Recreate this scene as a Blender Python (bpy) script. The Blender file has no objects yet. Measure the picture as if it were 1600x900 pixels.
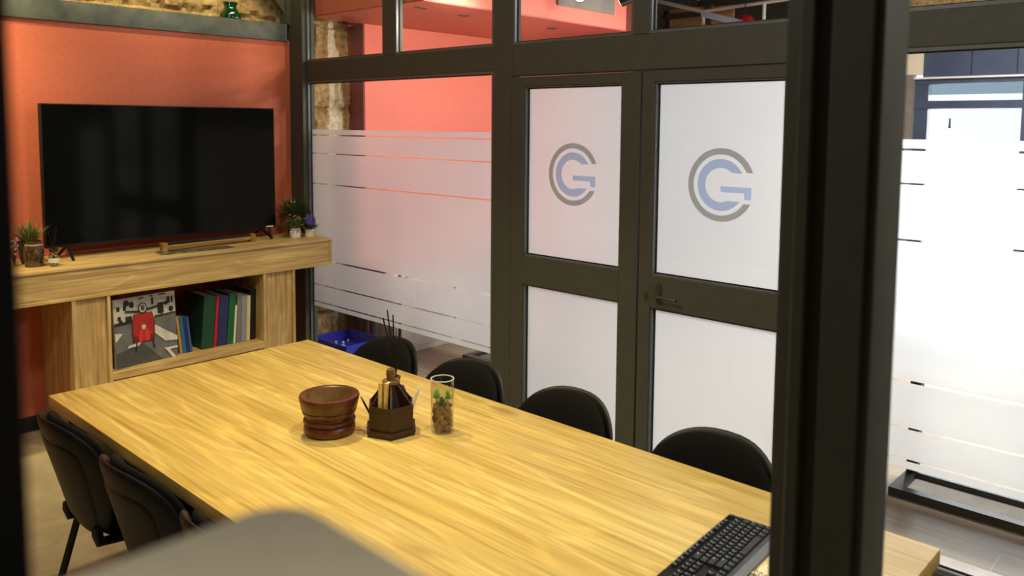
import bpy, bmesh, math, random
from mathutils import Vector, Matrix, noise
random.seed(7)
PI = math.pi
SC = bpy.context.scene
COL = SC.collection

# ------------------------------------------------------------------ camera
CAMH = 1.75
cam_d = bpy.data.cameras.new('camera')
cam = bpy.data.objects.new('camera', cam_d)
COL.objects.link(cam)
RT = (0.7298177, 0.6836004, 0.00752491)
DN = (0.06348875, -0.0568134, -0.9963641)
FW = (-0.68068738, 0.7276419, -0.08486436)
cam.matrix_world = Matrix(((RT[0], -DN[0], -FW[0], 0), (RT[1], -DN[1], -FW[1], 0),
                           (RT[2], -DN[2], -FW[2], CAMH), (0, 0, 0, 1)))
cam_d.sensor_width = 36.0
cam_d.lens = 1271.86 / 1600 * 36
cam_d.shift_y = -(450 - 303.48) / 1600
cam_d.clip_start = 0.02
cam_d.dof.use_dof = True
cam_d.dof.focus_distance = 3.3
cam_d.dof.aperture_fstop = 3.9
SC.camera = cam

# ------------------------------------------------------------------ exposure, world, large lights
vs = SC.view_settings
vs.view_transform = 'Standard'
vs.look = 'None'
vs.gamma = 1.0
vs.use_curve_mapping = False
vs.exposure = 0.0
SC.cycles.use_denoising = True
SC.cycles.max_bounces = 10
SC.cycles.transparent_max_bounces = 24
SC.cycles.sample_clamp_indirect = 6.0
SC.cycles.caustics_reflective = False
SC.cycles.caustics_refractive = False
W = bpy.data.worlds.new('world')
SC.world = W
W.use_nodes = True
W.node_tree.nodes['Background'].inputs[0].default_value = (0.85, 0.93, 1.0, 1)
W.node_tree.nodes['Background'].inputs[1].default_value = 1.3


def light(kind, name, loc, power, color, target=None, **kw):
    d = bpy.data.lights.new(name, kind)
    d.energy = power
    d.color = color
    for k, v in kw.items():
        setattr(d, k, v)
    o = bpy.data.objects.new(name, d)
    COL.objects.link(o)
    o.location = loc
    if target is not None:
        o.rotation_euler = (Vector(target) - Vector(loc)).to_track_quat('-Z', 'Y').to_euler()
    return o


WARM = (1.0, 0.85, 0.48)
# daylight entering through the shop entrance on the far side
light('AREA', 'daylight', (-0.3, 9.7, 1.3), 125, (0.94, 0.98, 1.0), (-0.6, 3, 1.0), shape='RECTANGLE', size=4.8, size_y=2.4, spread=1.7)
# added fill lights for the shop, with no fittings of their own
light('AREA', 'shop_fill', (-0.9, 5.4, 3.15), 190, (0.97, 0.98, 1.0), (-0.9, 5.4, 0), shape='DISK', size=1.0)  # added fill that brightens the frosted film from behind
light('AREA', 'shop_fill', (-0.6, 7.2, 3.15), 95, (1.0, 0.98, 0.95), (-1.2, 8.4, 1.0), shape='DISK', size=1.0)  # added fill for the room side of the navy entrance
light('SPOT', 'shop_wall_fill', (-2.6, 5.3, 2.42), 56, (1.0, 0.90, 0.82), (-5.0, 4.3, 1.5), spot_size=1.8, spot_blend=0.8, shadow_soft_size=0.1)  # added fill aimed at the coral wall, hangs free in the air
light('SPOT', 'bulkhead_fill', (-2.9, 4.6, 1.2), 64, (1.0, 0.9, 0.84), (-4.3, 4.3, 2.5), spot_size=1.6, spot_blend=0.9, shadow_soft_size=0.2)  # added upward fill for the bulkhead and the coral below it
light('SPOT', 'shop_wall_fill', (-3.45, 3.50, 2.44), 34, (1.0, 0.90, 0.72), (-5.2, 3.5, 2.0), spot_size=1.8, spot_blend=0.8, shadow_soft_size=0.05)  # added fill to brighten the stone pier
# warm ceiling spots above the meeting table
light('SPOT', 'table_spot', (-2.85, 1.65, 3.1), 185, WARM, (-2.8, 1.6, 0.7), spot_size=1.6, spot_blend=0.7, shadow_soft_size=0.06)
light('SPOT', 'table_spot', (-1.55, 1.65, 3.1), 112, WARM, (-1.5, 1.6, 0.7), spot_size=1.7, spot_blend=0.7, shadow_soft_size=0.06)
light('SPOT', 'wall_spot', (-4.2, 0.6, 3.1), 250, WARM, (-5.05, 0.6, 1.8), spot_size=1.7, spot_blend=0.9, shadow_soft_size=0.05)
light('AREA', 'stone_fill', (-4.45, 1.9, 3.15), 12, WARM, (-5.2, 1.9, 2.75), shape='RECTANGLE', size=2.2, size_y=0.06, spread=1.6)  # unseen strip added to brighten the stone above the beam
light('AREA', 'room_fill', (-2.0, 0.1, 3.25), 34, (1.0, 0.96, 0.88), (-2.4, 3.2, 1.5), shape='DISK', size=0.35)  # neutral fill added to lift the dark partition frames
light('SPOT', 'unit_fill', (-3.1, 2.2, 3.1), 120, WARM, (-4.5, 2.2, 0.75), spot_size=1.0, spot_blend=0.8, shadow_soft_size=0.06)  # added fill for the front of the oak unit
light('SPOT', 'corridor_fill', (0.05, -0.1, 3.2), 100, (1.0, 0.92, 0.76), (0.0, -0.1, 0), spot_size=0.6, spot_blend=0.7, shadow_soft_size=0.1)  # added fill over the grey foreground cabinet
light('AREA', 'corridor_fill', (1.3, 2.3, 3.0), 42, (1.0, 0.96, 0.92), (-0.3, 1.1, 1.4), shape='DISK', size=0.4)  # added dim fill for the faces of the near post


# ------------------------------------------------------------------ materials
def srgb(r, g, b):
    f = lambda c: (c / 255 / 12.92) if c / 255 <= 0.04045 else ((c / 255 + 0.055) / 1.055) ** 2.4
    return (f(r), f(g), f(b), 1)


def new_mat(name):
    m = bpy.data.materials.new(name)
    m.use_nodes = True
    nt = m.node_tree
    b = nt.nodes['Principled BSDF']
    return m, nt, b


def nd(nt, t, **kw):
    n = nt.nodes.new(t)
    for k, v in kw.items():
        setattr(n, k, v)
    return n


def ramp(nt, fac, stops):
    r = nd(nt, 'ShaderNodeValToRGB')
    e = r.color_ramp.elements
    e[0].position, e[0].color = stops[0]
    e[1].position, e[1].color = stops[-1]
    for p, c in stops[1:-1]:
        x = e.new(p)
        x.color = c
    nt.links.new(fac, r.inputs[0])
    return r.outputs[0]


def coords(nt, scale=(1, 1, 1), rot=(0, 0, 0), loc=(0, 0, 0)):
    tc = nd(nt, 'ShaderNodeTexCoord')
    mp = nd(nt, 'ShaderNodeMapping')
    mp.inputs['Scale'].default_value = scale
    mp.inputs['Rotation'].default_value = rot
    mp.inputs['Location'].default_value = loc
    nt.links.new(tc.outputs['Object'], mp.inputs[0])
    return mp.outputs[0]


def bump(nt, b, h, strength=0.2, dist=0.01):
    n = nd(nt, 'ShaderNodeBump')
    n.inputs['Strength'].default_value = strength
    n.inputs['Distance'].default_value = dist
    nt.links.new(h, n.inputs['Height'])
    nt.links.new(n.outputs[0], b.inputs['Normal'])


def plain(name, rgb, rough=0.5, metal=0.0, var=0.10, scale=18, bmp=0.0, spec=0.5, coat=0.0):
    """procedural: base colour with fine noise variation"""
    m, nt, b = new_mat(name)
    v = coords(nt, (scale, scale, scale))
    n = nd(nt, 'ShaderNodeTexNoise')
    n.inputs['Detail'].default_value = 4
    nt.links.new(v, n.inputs[0])
    c = srgb(*rgb)
    lo = tuple(x * (1 - var) for x in c[:3]) + (1,)
    hi = tuple(min(1, x * (1 + var)) for x in c[:3]) + (1,)
    nt.links.new(ramp(nt, n.outputs[0], [(0.3, lo), (0.7, hi)]), b.inputs['Base Color'])
    b.inputs['Roughness'].default_value = rough
    b.inputs['Metallic'].default_value = metal
    b.inputs['Specular IOR Level'].default_value = spec
    b.inputs['Coat Weight'].default_value = coat
    if bmp:
        bump(nt, b, n.outputs[0], bmp, 0.004)
    return m


def mixc(nt, fac, a, b, mode='MIX'):
    m = nd(nt, 'ShaderNodeMix', data_type='RGBA', blend_type=mode)
    if isinstance(fac, float):
        m.inputs[0].default_value = fac
    else:
        nt.links.new(fac, m.inputs[0])
    for i, x in ((6, a), (7, b)):
        if isinstance(x, tuple):
            m.inputs[i].default_value = x
        else:
            nt.links.new(x, m.inputs[i])
    return m.outputs[2]


def wood(name, axis, light_c, mid_c, dark_c, rough=0.4, spread=1.0):
    """oak laminate: long streaks along the axis, cathedral figure, knots, short pores"""
    m, nt, b = new_mat(name)
    s = {'X': (0.7, 4.5, 4.5), 'Y': (4.5, 0.7, 4.5), 'Z': (4.5, 4.5, 0.7)}[axis]
    fine = {'X': (2.2, 75, 75), 'Y': (75, 2.2, 75), 'Z': (75, 75, 2.2)}[axis]
    mid = {'X': (1.6, 34, 34), 'Y': (34, 1.6, 34), 'Z': (34, 34, 1.6)}[axis]
    v = coords(nt, s)
    warp = nd(nt, 'ShaderNodeTexNoise')
    warp.inputs['Scale'].default_value = 1.3
    warp.inputs['Detail'].default_value = 2
    nt.links.new(v, warp.inputs[0])
    # cathedral rings: contour lines of the warped noise
    mul = nd(nt, 'ShaderNodeMath', operation='MULTIPLY')
    mul.inputs[1].default_value = 60.0
    nt.links.new(warp.outputs[0], mul.inputs[0])
    sn = nd(nt, 'ShaderNodeMath', operation='SINE')
    nt.links.new(mul.outputs[0], sn.inputs[0])
    ring = ramp(nt, sn.outputs[0], [(0.0, (0, 0, 0, 1)), (0.55, (0.25, 0.25, 0.25, 1)), (1.0, (1, 1, 1, 1))])
    n2 = nd(nt, 'ShaderNodeTexNoise')
    n2.inputs['Scale'].default_value = 1.0
    n2.inputs['Detail'].default_value = 6
    n2.inputs['Roughness'].default_value = 0.62
    nt.links.new(coords(nt, mid), n2.inputs[0])
    n3 = nd(nt, 'ShaderNodeTexNoise')
    n3.inputs['Scale'].default_value = 1.0
    n3.inputs['Detail'].default_value = 5
    nt.links.new(coords(nt, fine), n3.inputs[0])
    base = ramp(nt, n2.outputs[0], [(0.16, dark_c), (0.44, mid_c), (0.62, light_c)])
    pores = ramp(nt, n3.outputs[0], [(0.34, (0.55, 0.50, 0.42, 1)), (0.52, (1, 1, 1, 1))])
    c1 = mixc(nt, 0.62 * spread, base, pores, 'MULTIPLY')
    c2 = mixc(nt, 0.20 * spread, c1, ring, 'MULTIPLY')
    # knots
    vo = nd(nt, 'ShaderNodeTexVoronoi')
    vo.inputs['Scale'].default_value = 1.0
    kn = {'X': (2.6, 6, 6), 'Y': (6, 2.6, 6), 'Z': (6, 6, 2.6)}[axis]
    nt.links.new(coords(nt, kn, loc=(0.3, 0.7, 0.2)), vo.inputs[0])
    n4 = nd(nt, 'ShaderNodeTexNoise')
    n4.inputs['Scale'].default_value = 0.8
    nt.links.new(coords(nt, kn), n4.inputs[0])
    ks = nd(nt, 'ShaderNodeMath', operation='ADD')
    nt.links.new(vo.outputs['Distance'], ks.inputs[0])
    nt.links.new(n4.outputs[0], ks.inputs[1])
    kf = ramp(nt, ks.outputs[0], [(0.40, (0.62, 0.52, 0.36, 1)), (0.56, (1, 1, 1, 1))])
    c3 = mixc(nt, 0.8, c2, kf, 'MULTIPLY')
    nt.links.new(c3, b.inputs['Base Color'])
    b.inputs['Roughness'].default_value = rough
    bump(nt, b, n3.outputs[0], 0.12, 0.002)
    return m


def glass(name, tint=(1, 1, 1, 1), ior=1.45, rough=0.0, gain=1.0):
    """clear pane: see-through, with the mirror reflection of its angle"""
    m, nt, b = new_mat(name)
    nt.nodes.remove(b)
    out = nt.nodes['Material Output']
    tr = nd(nt, 'ShaderNodeBsdfTransparent')
    tr.inputs[0].default_value = tint
    gl = nd(nt, 'ShaderNodeBsdfGlossy')
    gl.inputs['Roughness'].default_value = rough
    fr = nd(nt, 'ShaderNodeFresnel')
    fr.inputs[0].default_value = ior
    n = nd(nt, 'ShaderNodeTexNoise')
    n.inputs['Scale'].default_value = 3.0
    nt.links.new(coords(nt), n.inputs[0])
    mr = nd(nt, 'ShaderNodeMapRange')
    mr.inputs[3].default_value = 0.9 * gain
    mr.inputs[4].default_value = 1.0 * gain
    nt.links.new(n.outputs[0], mr.inputs[0])
    mu = nd(nt, 'ShaderNodeMath', operation='MULTIPLY')
    nt.links.new(fr.outputs[0], mu.inputs[0])
    nt.links.new(mr.outputs[0], mu.inputs[1])
    # only the entry face mirrors: rays run straight through, so no total reflection inside the pane
    ge = nd(nt, 'ShaderNodeNewGeometry')
    ib = nd(nt, 'ShaderNodeMath', operation='SUBTRACT')
    ib.inputs[0].default_value = 1.0
    nt.links.new(ge.outputs['Backfacing'], ib.inputs[1])
    m3 = nd(nt, 'ShaderNodeMath', operation='MULTIPLY')
    nt.links.new(mu.outputs[0], m3.inputs[0])
    nt.links.new(ib.outputs[0], m3.inputs[1])
    mu = m3
    mx = nd(nt, 'ShaderNodeMixShader')
    nt.links.new(mu.outputs[0], mx.inputs[0])
    nt.links.new(tr.outputs[0], mx.inputs[1])
    nt.links.new(gl.outputs[0], mx.inputs[2])
    nt.links.new(mx.outputs[0], out.inputs[0])
    return m


def film(name, col, see=0.0, body=0.10, refr=0.45):
    """frosted adhesive film: scatters the light that comes through it"""
    m, nt, b = new_mat(name)
    nt.nodes.remove(b)
    out = nt.nodes['Material Output']
    n = nd(nt, 'ShaderNodeTexNoise')
    n.inputs['Scale'].default_value = 2.0
    n.inputs['Detail'].default_value = 5
    nt.links.new(coords(nt), n.inputs[0])
    lo = tuple(c * 0.96 for c in col[:3]) + (1,)
    cc = ramp(nt, n.outputs[0], [(0.3, lo), (0.7, col)])
    tl = nd(nt, 'ShaderNodeBsdfTranslucent')
    rf = nd(nt, 'ShaderNodeBsdfRefraction')
    rf.inputs['Roughness'].default_value = 0.9
    rf.inputs['IOR'].default_value = 1.15
    df = nd(nt, 'ShaderNodeBsdfDiffuse')
    for s in (tl, rf, df):
        nt.links.new(cc, s.inputs[0])
    m1 = nd(nt, 'ShaderNodeMixShader')
    m1.inputs[0].default_value = refr
    nt.links.new(tl.outputs[0], m1.inputs[1])
    nt.links.new(rf.outputs[0], m1.inputs[2])
    m2 = nd(nt, 'ShaderNodeMixShader')
    m2.inputs[0].default_value = body
    nt.links.new(m1.outputs[0], m2.inputs[1])
    nt.links.new(df.outputs[0], m2.inputs[2])
    nt.links.new(m2.outputs[0], out.inputs[0])
    return m


M = {}
M['frame'] = plain('dark_bronze_aluminium', (76, 77, 66), 0.55, 0.0, 0.06, 6, spec=0.25)
M['bead'] = plain('glazing_bead', (92, 94, 92), 0.4, 0.0, 0.05, 6)
M['gasket'] = plain('black_rubber', (14, 14, 13), 0.7, 0, 0.1, 40)
M['glass'] = glass('clear_glass')
M['near_glass'] = glass('near_glass', ior=1.25, gain=0.3)
M['film'] = film('frosted_film', (0.72, 0.725, 0.72, 1))
M['logo_grey'] = film('logo_grey_film', (0.54, 0.54, 0.53, 1), body=0.2)
M['logo_blue'] = film('logo_blue_film', (0.62, 0.74, 1.0, 1), body=0.2)
M['oak'] = wood('golden_oak_laminate', 'X', srgb(230, 200, 118), srgb(216, 181, 96), srgb(186, 145, 68), 0.36, 0.75)
M['oak_edge'] = wood('oak_edge_band', 'X', srgb(226, 190, 118), srgb(206, 164, 92), srgb(176, 130, 66), 0.4, 0.7)
M['oakY'] = wood('pale_oak_horizontal', 'Y', srgb(220, 188, 126), srgb(202, 166, 104), srgb(156, 118, 66), 0.45, 0.9)
M['oakZ'] = wood('pale_oak_vertical', 'Z', srgb(218, 186, 126), srgb(198, 162, 102), srgb(154, 118, 68), 0.45, 0.9)
M['steel'] = None


def mottled(name, a, bcol, scale, rough=0.6, bm=0.1, dist=0.004, stretch=(1, 1, 1), pos=(0.35, 0.65)):
    m, nt, b = new_mat(name)
    n = nd(nt, 'ShaderNodeTexNoise')
    n.inputs['Scale'].default_value = scale
    n.inputs['Detail'].default_value = 8
    n.inputs['Roughness'].default_value = 0.6
    nt.links.new(coords(nt, stretch), n.inputs[0])
    nt.links.new(ramp(nt, n.outputs[0], [(pos[0], srgb(*a)), (pos[1], srgb(*bcol))]), b.inputs['Base Color'])
    b.inputs['Roughness'].default_value = rough
    if bm:
        bump(nt, b, n.outputs[0], bm, dist)
    return m


M['steel'] = mottled('weathered_grey_steel', (66, 72, 64), (98, 102, 90), 7, 0.55, 0.15)
M['coral'] = mottled('terracotta_paint', (198, 100, 68), (204, 106, 73), 45, 0.7, 0.08, 0.002)
M['coral2'] = mottled('coral_paint', (226, 116, 96), (231, 122, 101), 30, 0.6, 0.06, 0.002)
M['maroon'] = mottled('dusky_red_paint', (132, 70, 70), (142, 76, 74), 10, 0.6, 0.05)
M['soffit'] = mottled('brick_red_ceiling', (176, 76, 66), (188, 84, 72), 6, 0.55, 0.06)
M['ceiling'] = mottled('dark_ceiling', (58, 52, 44), (70, 64, 54), 3, 0.8, 0.1)
M['grey_wall'] = mottled('grey_plaster', (120, 114, 104), (134, 128, 116), 8, 0.8, 0.08)
M['black_plastic'] = plain('black_plastic', (11, 11, 10), 0.5, 0, 0.1, 60, 0.05, spec=0.3)
M['black_fabric'] = plain('black_fabric', (13, 13, 12), 0.9, 0, 0.25, 260, 0.3, spec=0.15)
M['black_metal'] = plain('black_metal', (22, 22, 22), 0.38, 0.0, 0.1, 20)
M['skirting'] = plain('black_skirting', (20, 21, 20), 0.5, 0, 0.1, 10)
M['screen'] = plain('tv_screen', (9, 10, 9), 0.09, 0, 0.02, 2, spec=0.14)
M['navy'] = mottled('navy_painted_metal', (58, 70, 92), (66, 78, 100), 4, 0.5, 0.03)
M['white_paint'] = plain('white_paint', (235, 235, 230), 0.4, 0, 0.02, 6)
M['brass'] = plain('brass', (170, 140, 84), 0.3, 1.0, 0.05, 20)
M['handle'] = plain('bronze_handle', (74, 73, 68), 0.35, 0.4, 0.05, 20)
M['grey_shelf'] = plain('grey_beige_laminate', (150, 142, 122), 0.75, 0, 0.05, 14)
M['dark_wood'] = wood('dark_walnut', 'Z', srgb(62, 33, 21), srgb(46, 25, 16), srgb(28, 14, 9), 0.38, 0.8)
M['bowl_wood'] = wood('reddish_turned_wood', 'X', srgb(110, 60, 31), srgb(84, 43, 22), srgb(44, 22, 11), 0.36, 0.9)
M['bowl_inside'] = mottled('worn_wood', (110, 78, 42), (150, 112, 62), 14, 0.6, 0.2)


def tiles(name, a, bcol, grout, sx, sy, mortar=0.006, offset=0.0, rough=0.5, rot=0.0, streak=(1, 1, 1)):
    m, nt, b = new_mat(name)
    br = nd(nt, 'ShaderNodeTexBrick')
    br.offset = offset
    br.inputs['Scale'].default_value = 1.0
    br.inputs['Mortar Size'].default_value = mortar
    br.inputs['Brick Width'].default_value = sx
    br.inputs['Row Height'].default_value = sy
    br.inputs['Bias'].default_value = 0.0
    br.inputs['Color1'].default_value = (0.92, 0.92, 0.92, 1)
    br.inputs['Color2'].default_value = (1, 1, 1, 1)
    br.inputs['Mortar'].default_value = grout
    nt.links.new(coords(nt, rot=(0, 0, rot)), br.inputs[0])
    n = nd(nt, 'ShaderNodeTexNoise')
    n.inputs['Scale'].default_value = 3.5
    n.inputs['Detail'].default_value = 9
    n.inputs['Roughness'].default_value = 0.65
    nt.links.new(coords(nt, streak, rot=(0, 0, rot)), n.inputs[0])
    c = ramp(nt, n.outputs[0], [(0.3, srgb(*a)), (0.7, srgb(*bcol))])
    nt.links.new(mixc(nt, 1.0, c, br.outputs['Color'], 'MULTIPLY'), b.inputs['Base Color'])
    b.inputs['Roughness'].default_value = rough
    bump(nt, b, n.outputs[0], 0.05, 0.003)
    return m


M['floor_in'] = tiles('beige_concrete_tile', (150, 136, 108), (182, 168, 136), (0.80, 0.79, 0.76, 1), 0.9, 0.9, 0.004)
M['floor_out'] = tiles('grey_brown_planks', (150, 136, 112), (176, 162, 136), (1.25, 1.33, 1.3, 1), 1.8, 0.22, 0.003, 0.4, 0.45, streak=(0.6, 6, 1))
M['pale_floor'] = mottled('pale_stone_floor', (196, 180, 164), (226, 214, 202), 3, 0.5, 0.05)
M['marble'] = mottled('pale_marble_strip', (196, 182, 166), (224, 212, 196), 9, 0.4, 0.03)


# stone
def stone_mat():
    m, nt, b = new_mat('tuff_stone')
    v = coords(nt)
    n = nd(nt, 'ShaderNodeTexNoise')
    n.inputs['Scale'].default_value = 26
    n.inputs['Detail'].default_value = 10
    n.inputs['Roughness'].default_value = 0.72
    nt.links.new(v, n.inputs[0])
    n2 = nd(nt, 'ShaderNodeTexNoise')
    n2.inputs['Scale'].default_value = 4
    n2.inputs['Detail'].default_value = 3
    nt.links.new(v, n2.inputs[0])
    c = ramp(nt, n.outputs[0], [(0.28, srgb(96, 72, 40)), (0.46, srgb(176, 146, 92)), (0.70, srgb(222, 200, 152))])
    c2 = ramp(nt, n2.outputs[0], [(0.35, (0.66, 0.60, 0.50, 1)), (0.65, (1, 1, 1, 1))])
    nt.links.new(mixc(nt, 0.8, c, c2, 'MULTIPLY'), b.inputs['Base Color'])
    b.inputs['Roughness'].default_value = 0.95
    bump(nt, b, n.outputs[0], 0.7, 0.02)
    return m


M['stone'] = stone_mat()
M['dark_stone'] = mottled('dark_stone', (38, 32, 26), (84, 72, 56), 20, 0.95, 0.6, 0.01)
M['mortar'] = mottled('pale_lime_mortar', (186, 172, 138), (226, 214, 184), 30, 0.95, 0.6, 0.01)


# ------------------------------------------------------------------ helpers
class MB:
    """collects shapes in one bmesh; build() links them as one mesh object"""

    def __init__(self):
        self.bm = bmesh.new()
        self.mi = 0

    def _mark(self, faces):
        for f in faces:
            f.material_index = self.mi

    def box(self, x0, y0, z0, x1, y1, z1, bev=0.0, seg=2, mat=None):
        before = set(self.bm.faces) if bev else None
        vs = [self.bm.verts.new(p) for p in
              ((x0, y0, z0), (x1, y0, z0), (x1, y1, z0), (x0, y1, z0), (x0, y0, z1), (x1, y0, z1), (x1, y1, z1), (x0, y1, z1))]
        fs = [self.bm.faces.new([vs[i] for i in q]) for q in
              ((0, 3, 2, 1), (4, 5, 6, 7), (0, 1, 5, 4), (1, 2, 6, 5), (2, 3, 7, 6), (3, 0, 4, 7))]
        if mat is not None:
            bmesh.ops.transform(self.bm, matrix=mat, verts=vs)
        if bev:
            es = set()
            for f in fs:
                es.update(f.edges)
            bmesh.ops.bevel(self.bm, geom=list(es), offset=bev, segments=seg, affect='EDGES', profile=0.5)
            fs = [f for f in self.bm.faces if f not in before]
        self._mark(fs)
        return self

    def quad(self, *pts):
        f = self.bm.faces.new([self.bm.verts.new(p) for p in pts])
        self._mark([f])
        return self

    def prism(self, poly, fn, t0, t1):
        """polygon (2-D) extruded; fn(u, v, t) gives the point"""
        a = [self.bm.verts.new(fn(u, v, t0)) for u, v in poly]
        b = [self.bm.verts.new(fn(u, v, t1)) for u, v in poly]
        n = len(poly)
        fs = [self.bm.faces.new(a[::-1]), self.bm.faces.new(b)]
        for i in range(n):
            fs.append(self.bm.faces.new((a[i], a[(i + 1) % n], b[(i + 1) % n], b[i])))
        self._mark(fs)
        return self

    def tube(self, pts, r, seg=10, flat=1.0, cap=True, radii=None):
        pts = [Vector(p) for p in pts]
        rings = []
        up0 = None
        for i, p in enumerate(pts):
            if i == 0:
                t = pts[1] - p
            elif i == len(pts) - 1:
                t = p - pts[i - 1]
            else:
                t = (pts[i + 1] - p).normalized() + (p - pts[i - 1]).normalized()
            t.normalize()
            if up0 is None:
                up0 = Vector((1, 0, 0)) if abs(t.x) < 0.7 else Vector((0, 1, 0))
            u = (up0 - t * up0.dot(t)).normalized()
            w = t.cross(u)
            up0 = u
            rr = radii[i] if radii else r
            rings.append([self.bm.verts.new(p + u * (math.cos(k * 2 * PI / seg) * rr) + w * (math.sin(k * 2 * PI / seg) * rr * flat))
                          for k in range(seg)])
        fs = []
        for a, b in zip(rings, rings[1:]):
            for k in range(seg):
                fs.append(self.bm.faces.new((a[k], a[(k + 1) % seg], b[(k + 1) % seg], b[k])))
        if cap:
            fs.append(self.bm.faces.new(rings[0][::-1]))
            fs.append(self.bm.faces.new(rings[-1]))
        self._mark(fs)
        return self

    def lathe(self, prof, seg=40, c=(0, 0, 0), closed=False):
        rings = []
        for r, z in prof:
            if r < 1e-6:
                rings.append([self.bm.verts.new((c[0], c[1], c[2] + z))])
            else:
                rings.append([self.bm.verts.new((c[0] + r * math.cos(2 * PI * k / seg), c[1] + r * math.sin(2 * PI * k / seg), c[2] + z))
                              for k in range(seg)])
        fs = []
        pairs = list(zip(rings, rings[1:]))
        if closed:
            pairs.append((rings[-1], rings[0]))
        for a, b in pairs:
            for k in range(seg):
                k2 = (k + 1) % seg
                if len(a) == 1 and len(b) == 1:
                    continue
                if len(a) == 1:
                    fs.append(self.bm.faces.new((a[0], b[k2], b[k])))
                elif len(b) == 1:
                    fs.append(self.bm.faces.new((a[k], a[k2], b[0])))
                else:
                    fs.append(self.bm.faces.new((a[k], a[k2], b[k2], b[k])))
        self._mark(fs)
        return self

    def blob(self, c, r, jit=0.0, seed=0, sub=2, squash=(1, 1, 1)):
        g = bmesh.ops.create_icosphere(self.bm, subdivisions=sub, radius=1.0)
        for v in g['verts']:
            k = 1 + jit * noise.noise(v.co * 1.7 + Vector((seed * 3.1, seed * 1.7, 0)))
            v.co = Vector((c[0] + v.co.x * r * k * squash[0], c[1] + v.co.y * r * k * squash[1], c[2] + v.co.z * r * k * squash[2]))
        fs = set()
        for v in g['verts']:
            fs.update(v.link_faces)
        self._mark(fs)
        return self

    def leaf(self, p, d, length, width, up=(0, 0, 1), bend=0.3):
        p, d = Vector(p), Vector(d).normalized()
        side = d.cross(Vector(up))
        if side.length < 1e-3:
            side = d.cross(Vector((1, 0, 0)))
        side.normalize()
        nrm = side.cross(d)
        rows = []
        for t, w in ((0, 0.25), (0.35, 1.0), (0.7, 0.75), (1.0, 0.04)):
            q = p + d * (length * t) - nrm * (-bend * length * t * t)
            rows.append((self.bm.verts.new(q - side * width * w / 2), self.bm.verts.new(q + nrm * (-width * 0.15 * w)), self.bm.verts.new(q + side * width * w / 2)))
        fs = []
        for a, b in zip(rows, rows[1:]):
            fs.append(self.bm.faces.new((a[0], a[1], b[1], b[0])))
            fs.append(self.bm.faces.new((a[1], a[2], b[2], b[1])))
        self._mark(fs)
        return self

    def build(self, name, mats, parent=None, smooth=True, angle=35, normals=True):
        me = bpy.data.meshes.new(name)
        if normals:
            bmesh.ops.recalc_face_normals(self.bm, faces=self.bm.faces[:])
        self.bm.to_mesh(me)
        self.bm.free()
        for m in (mats if isinstance(mats, (list, tuple)) else [mats]):
            me.materials.append(M[m] if isinstance(m, str) else m)
        if smooth:
            for p in me.polygons:
                p.use_smooth = True
            try:
                me.set_sharp_from_angle(angle=math.radians(angle))
            except Exception:
                pass
        o = bpy.data.objects.new(name, me)
        COL.objects.link(o)
        if parent is not None:
            o.parent = parent
        return o


def tag(o, label, cat=None, group=None, kind=None):
    o['label'] = label
    if cat:
        o['category'] = cat
    if group:
        o['group'] = group
    if kind:
        o['kind'] = kind
    return o


def thing(name, label, cat, loc=(0, 0, 0), rz=0.0, group=None, kind=None):
    o = bpy.data.objects.new(name, None)
    COL.objects.link(o)
    o.empty_display_size = 0.1
    o.location = loc
    o.rotation_euler = (0, 0, rz)
    return tag(o, label, cat, group, kind)


def struct(o, label, cat):
    return tag(o, label, cat, None, 'structure')


def copy_tree(o, parent=None):
    c = o.copy()
    COL.objects.link(c)
    if parent is not None:
        c.parent = parent
    for ch in [x for x in list(COL.objects) if x.parent == o]:
        copy_tree(ch, c)
    return c


# ------------------------------------------------------------------ room shell
PY = 3.15            # front face of the glazed partition
TX = -5.05           # painted wall behind the television
CE = 3.35
struct(MB().box(-5.4, -1.6, -0.1, 2.6, 3.45, 0).build('floor', 'floor_in', smooth=False), 'beige concrete tile floor of the meeting room', 'floor')
struct(MB().box(-5.4, 3.56, -0.1, 2.6, 11.0, 0).build('floor', 'floor_out', smooth=False), 'grey-brown plank floor of the shop beyond the glass', 'floor')
struct(MB().box(-5.4, 3.45, -0.1, 2.6, 3.56, 0.0).build('trim_1', 'marble', smooth=False), 'pale marble strip in the floor beyond the glass', 'floor strip')
struct(MB().box(-5.4, -1.6, CE, 2.6, 9.3, CE + 0.1).build('ceiling', 'ceiling', smooth=False), 'dark ceiling above the rooms', 'ceiling')
struct(MB().box(TX - 0.02, -1.5, 0, TX, 3.12, 2.32).build('wall_left', 'coral', smooth=False), 'terracotta painted wall behind the television', 'wall')
struct(MB().box(-5.3, -1.6, 0, 2.5, -1.5, CE).build('wall_front', 'grey_wall', smooth=False), 'plain wall at the near end of the room', 'wall')
struct(MB().box(2.5, -1.6, 0, 2.6, 9.1, CE).build('wall_right', 'grey_wall', smooth=False), 'plain wall behind the viewer', 'wall')
struct(MB().box(-0.33, 3.15, 0, 2.5, 3.25, CE).build('wall_back', 'grey_wall', smooth=False), 'added unseen wall keeping the entrance reflection off the near glass', 'wall')  # unseen blocker added against entrance light on the near glass and post
struct(MB().box(TX, -1.5, 0, TX + 0.015, 1.49, 0.085, 0.003).build('baseboard_left', 'skirting'), 'black skirting along the terracotta wall', 'baseboard')
struct(MB().box(-5.2, -1.5, 2.312, -5.025, 3.09, 2.43, 0.004).build('trim_2', 'steel'), 'weathered grey steel beam above the terracotta wall', 'beam')
b = MB()
b.box(-5.12, 3.088, 2.43, -5.03, 3.15, CE)
b.prism([(3.09, 2.50), (3.09, 2.74), (2.90, 2.74)], lambda u, v, t: (t, u, v), -5.10, -5.05)
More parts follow.
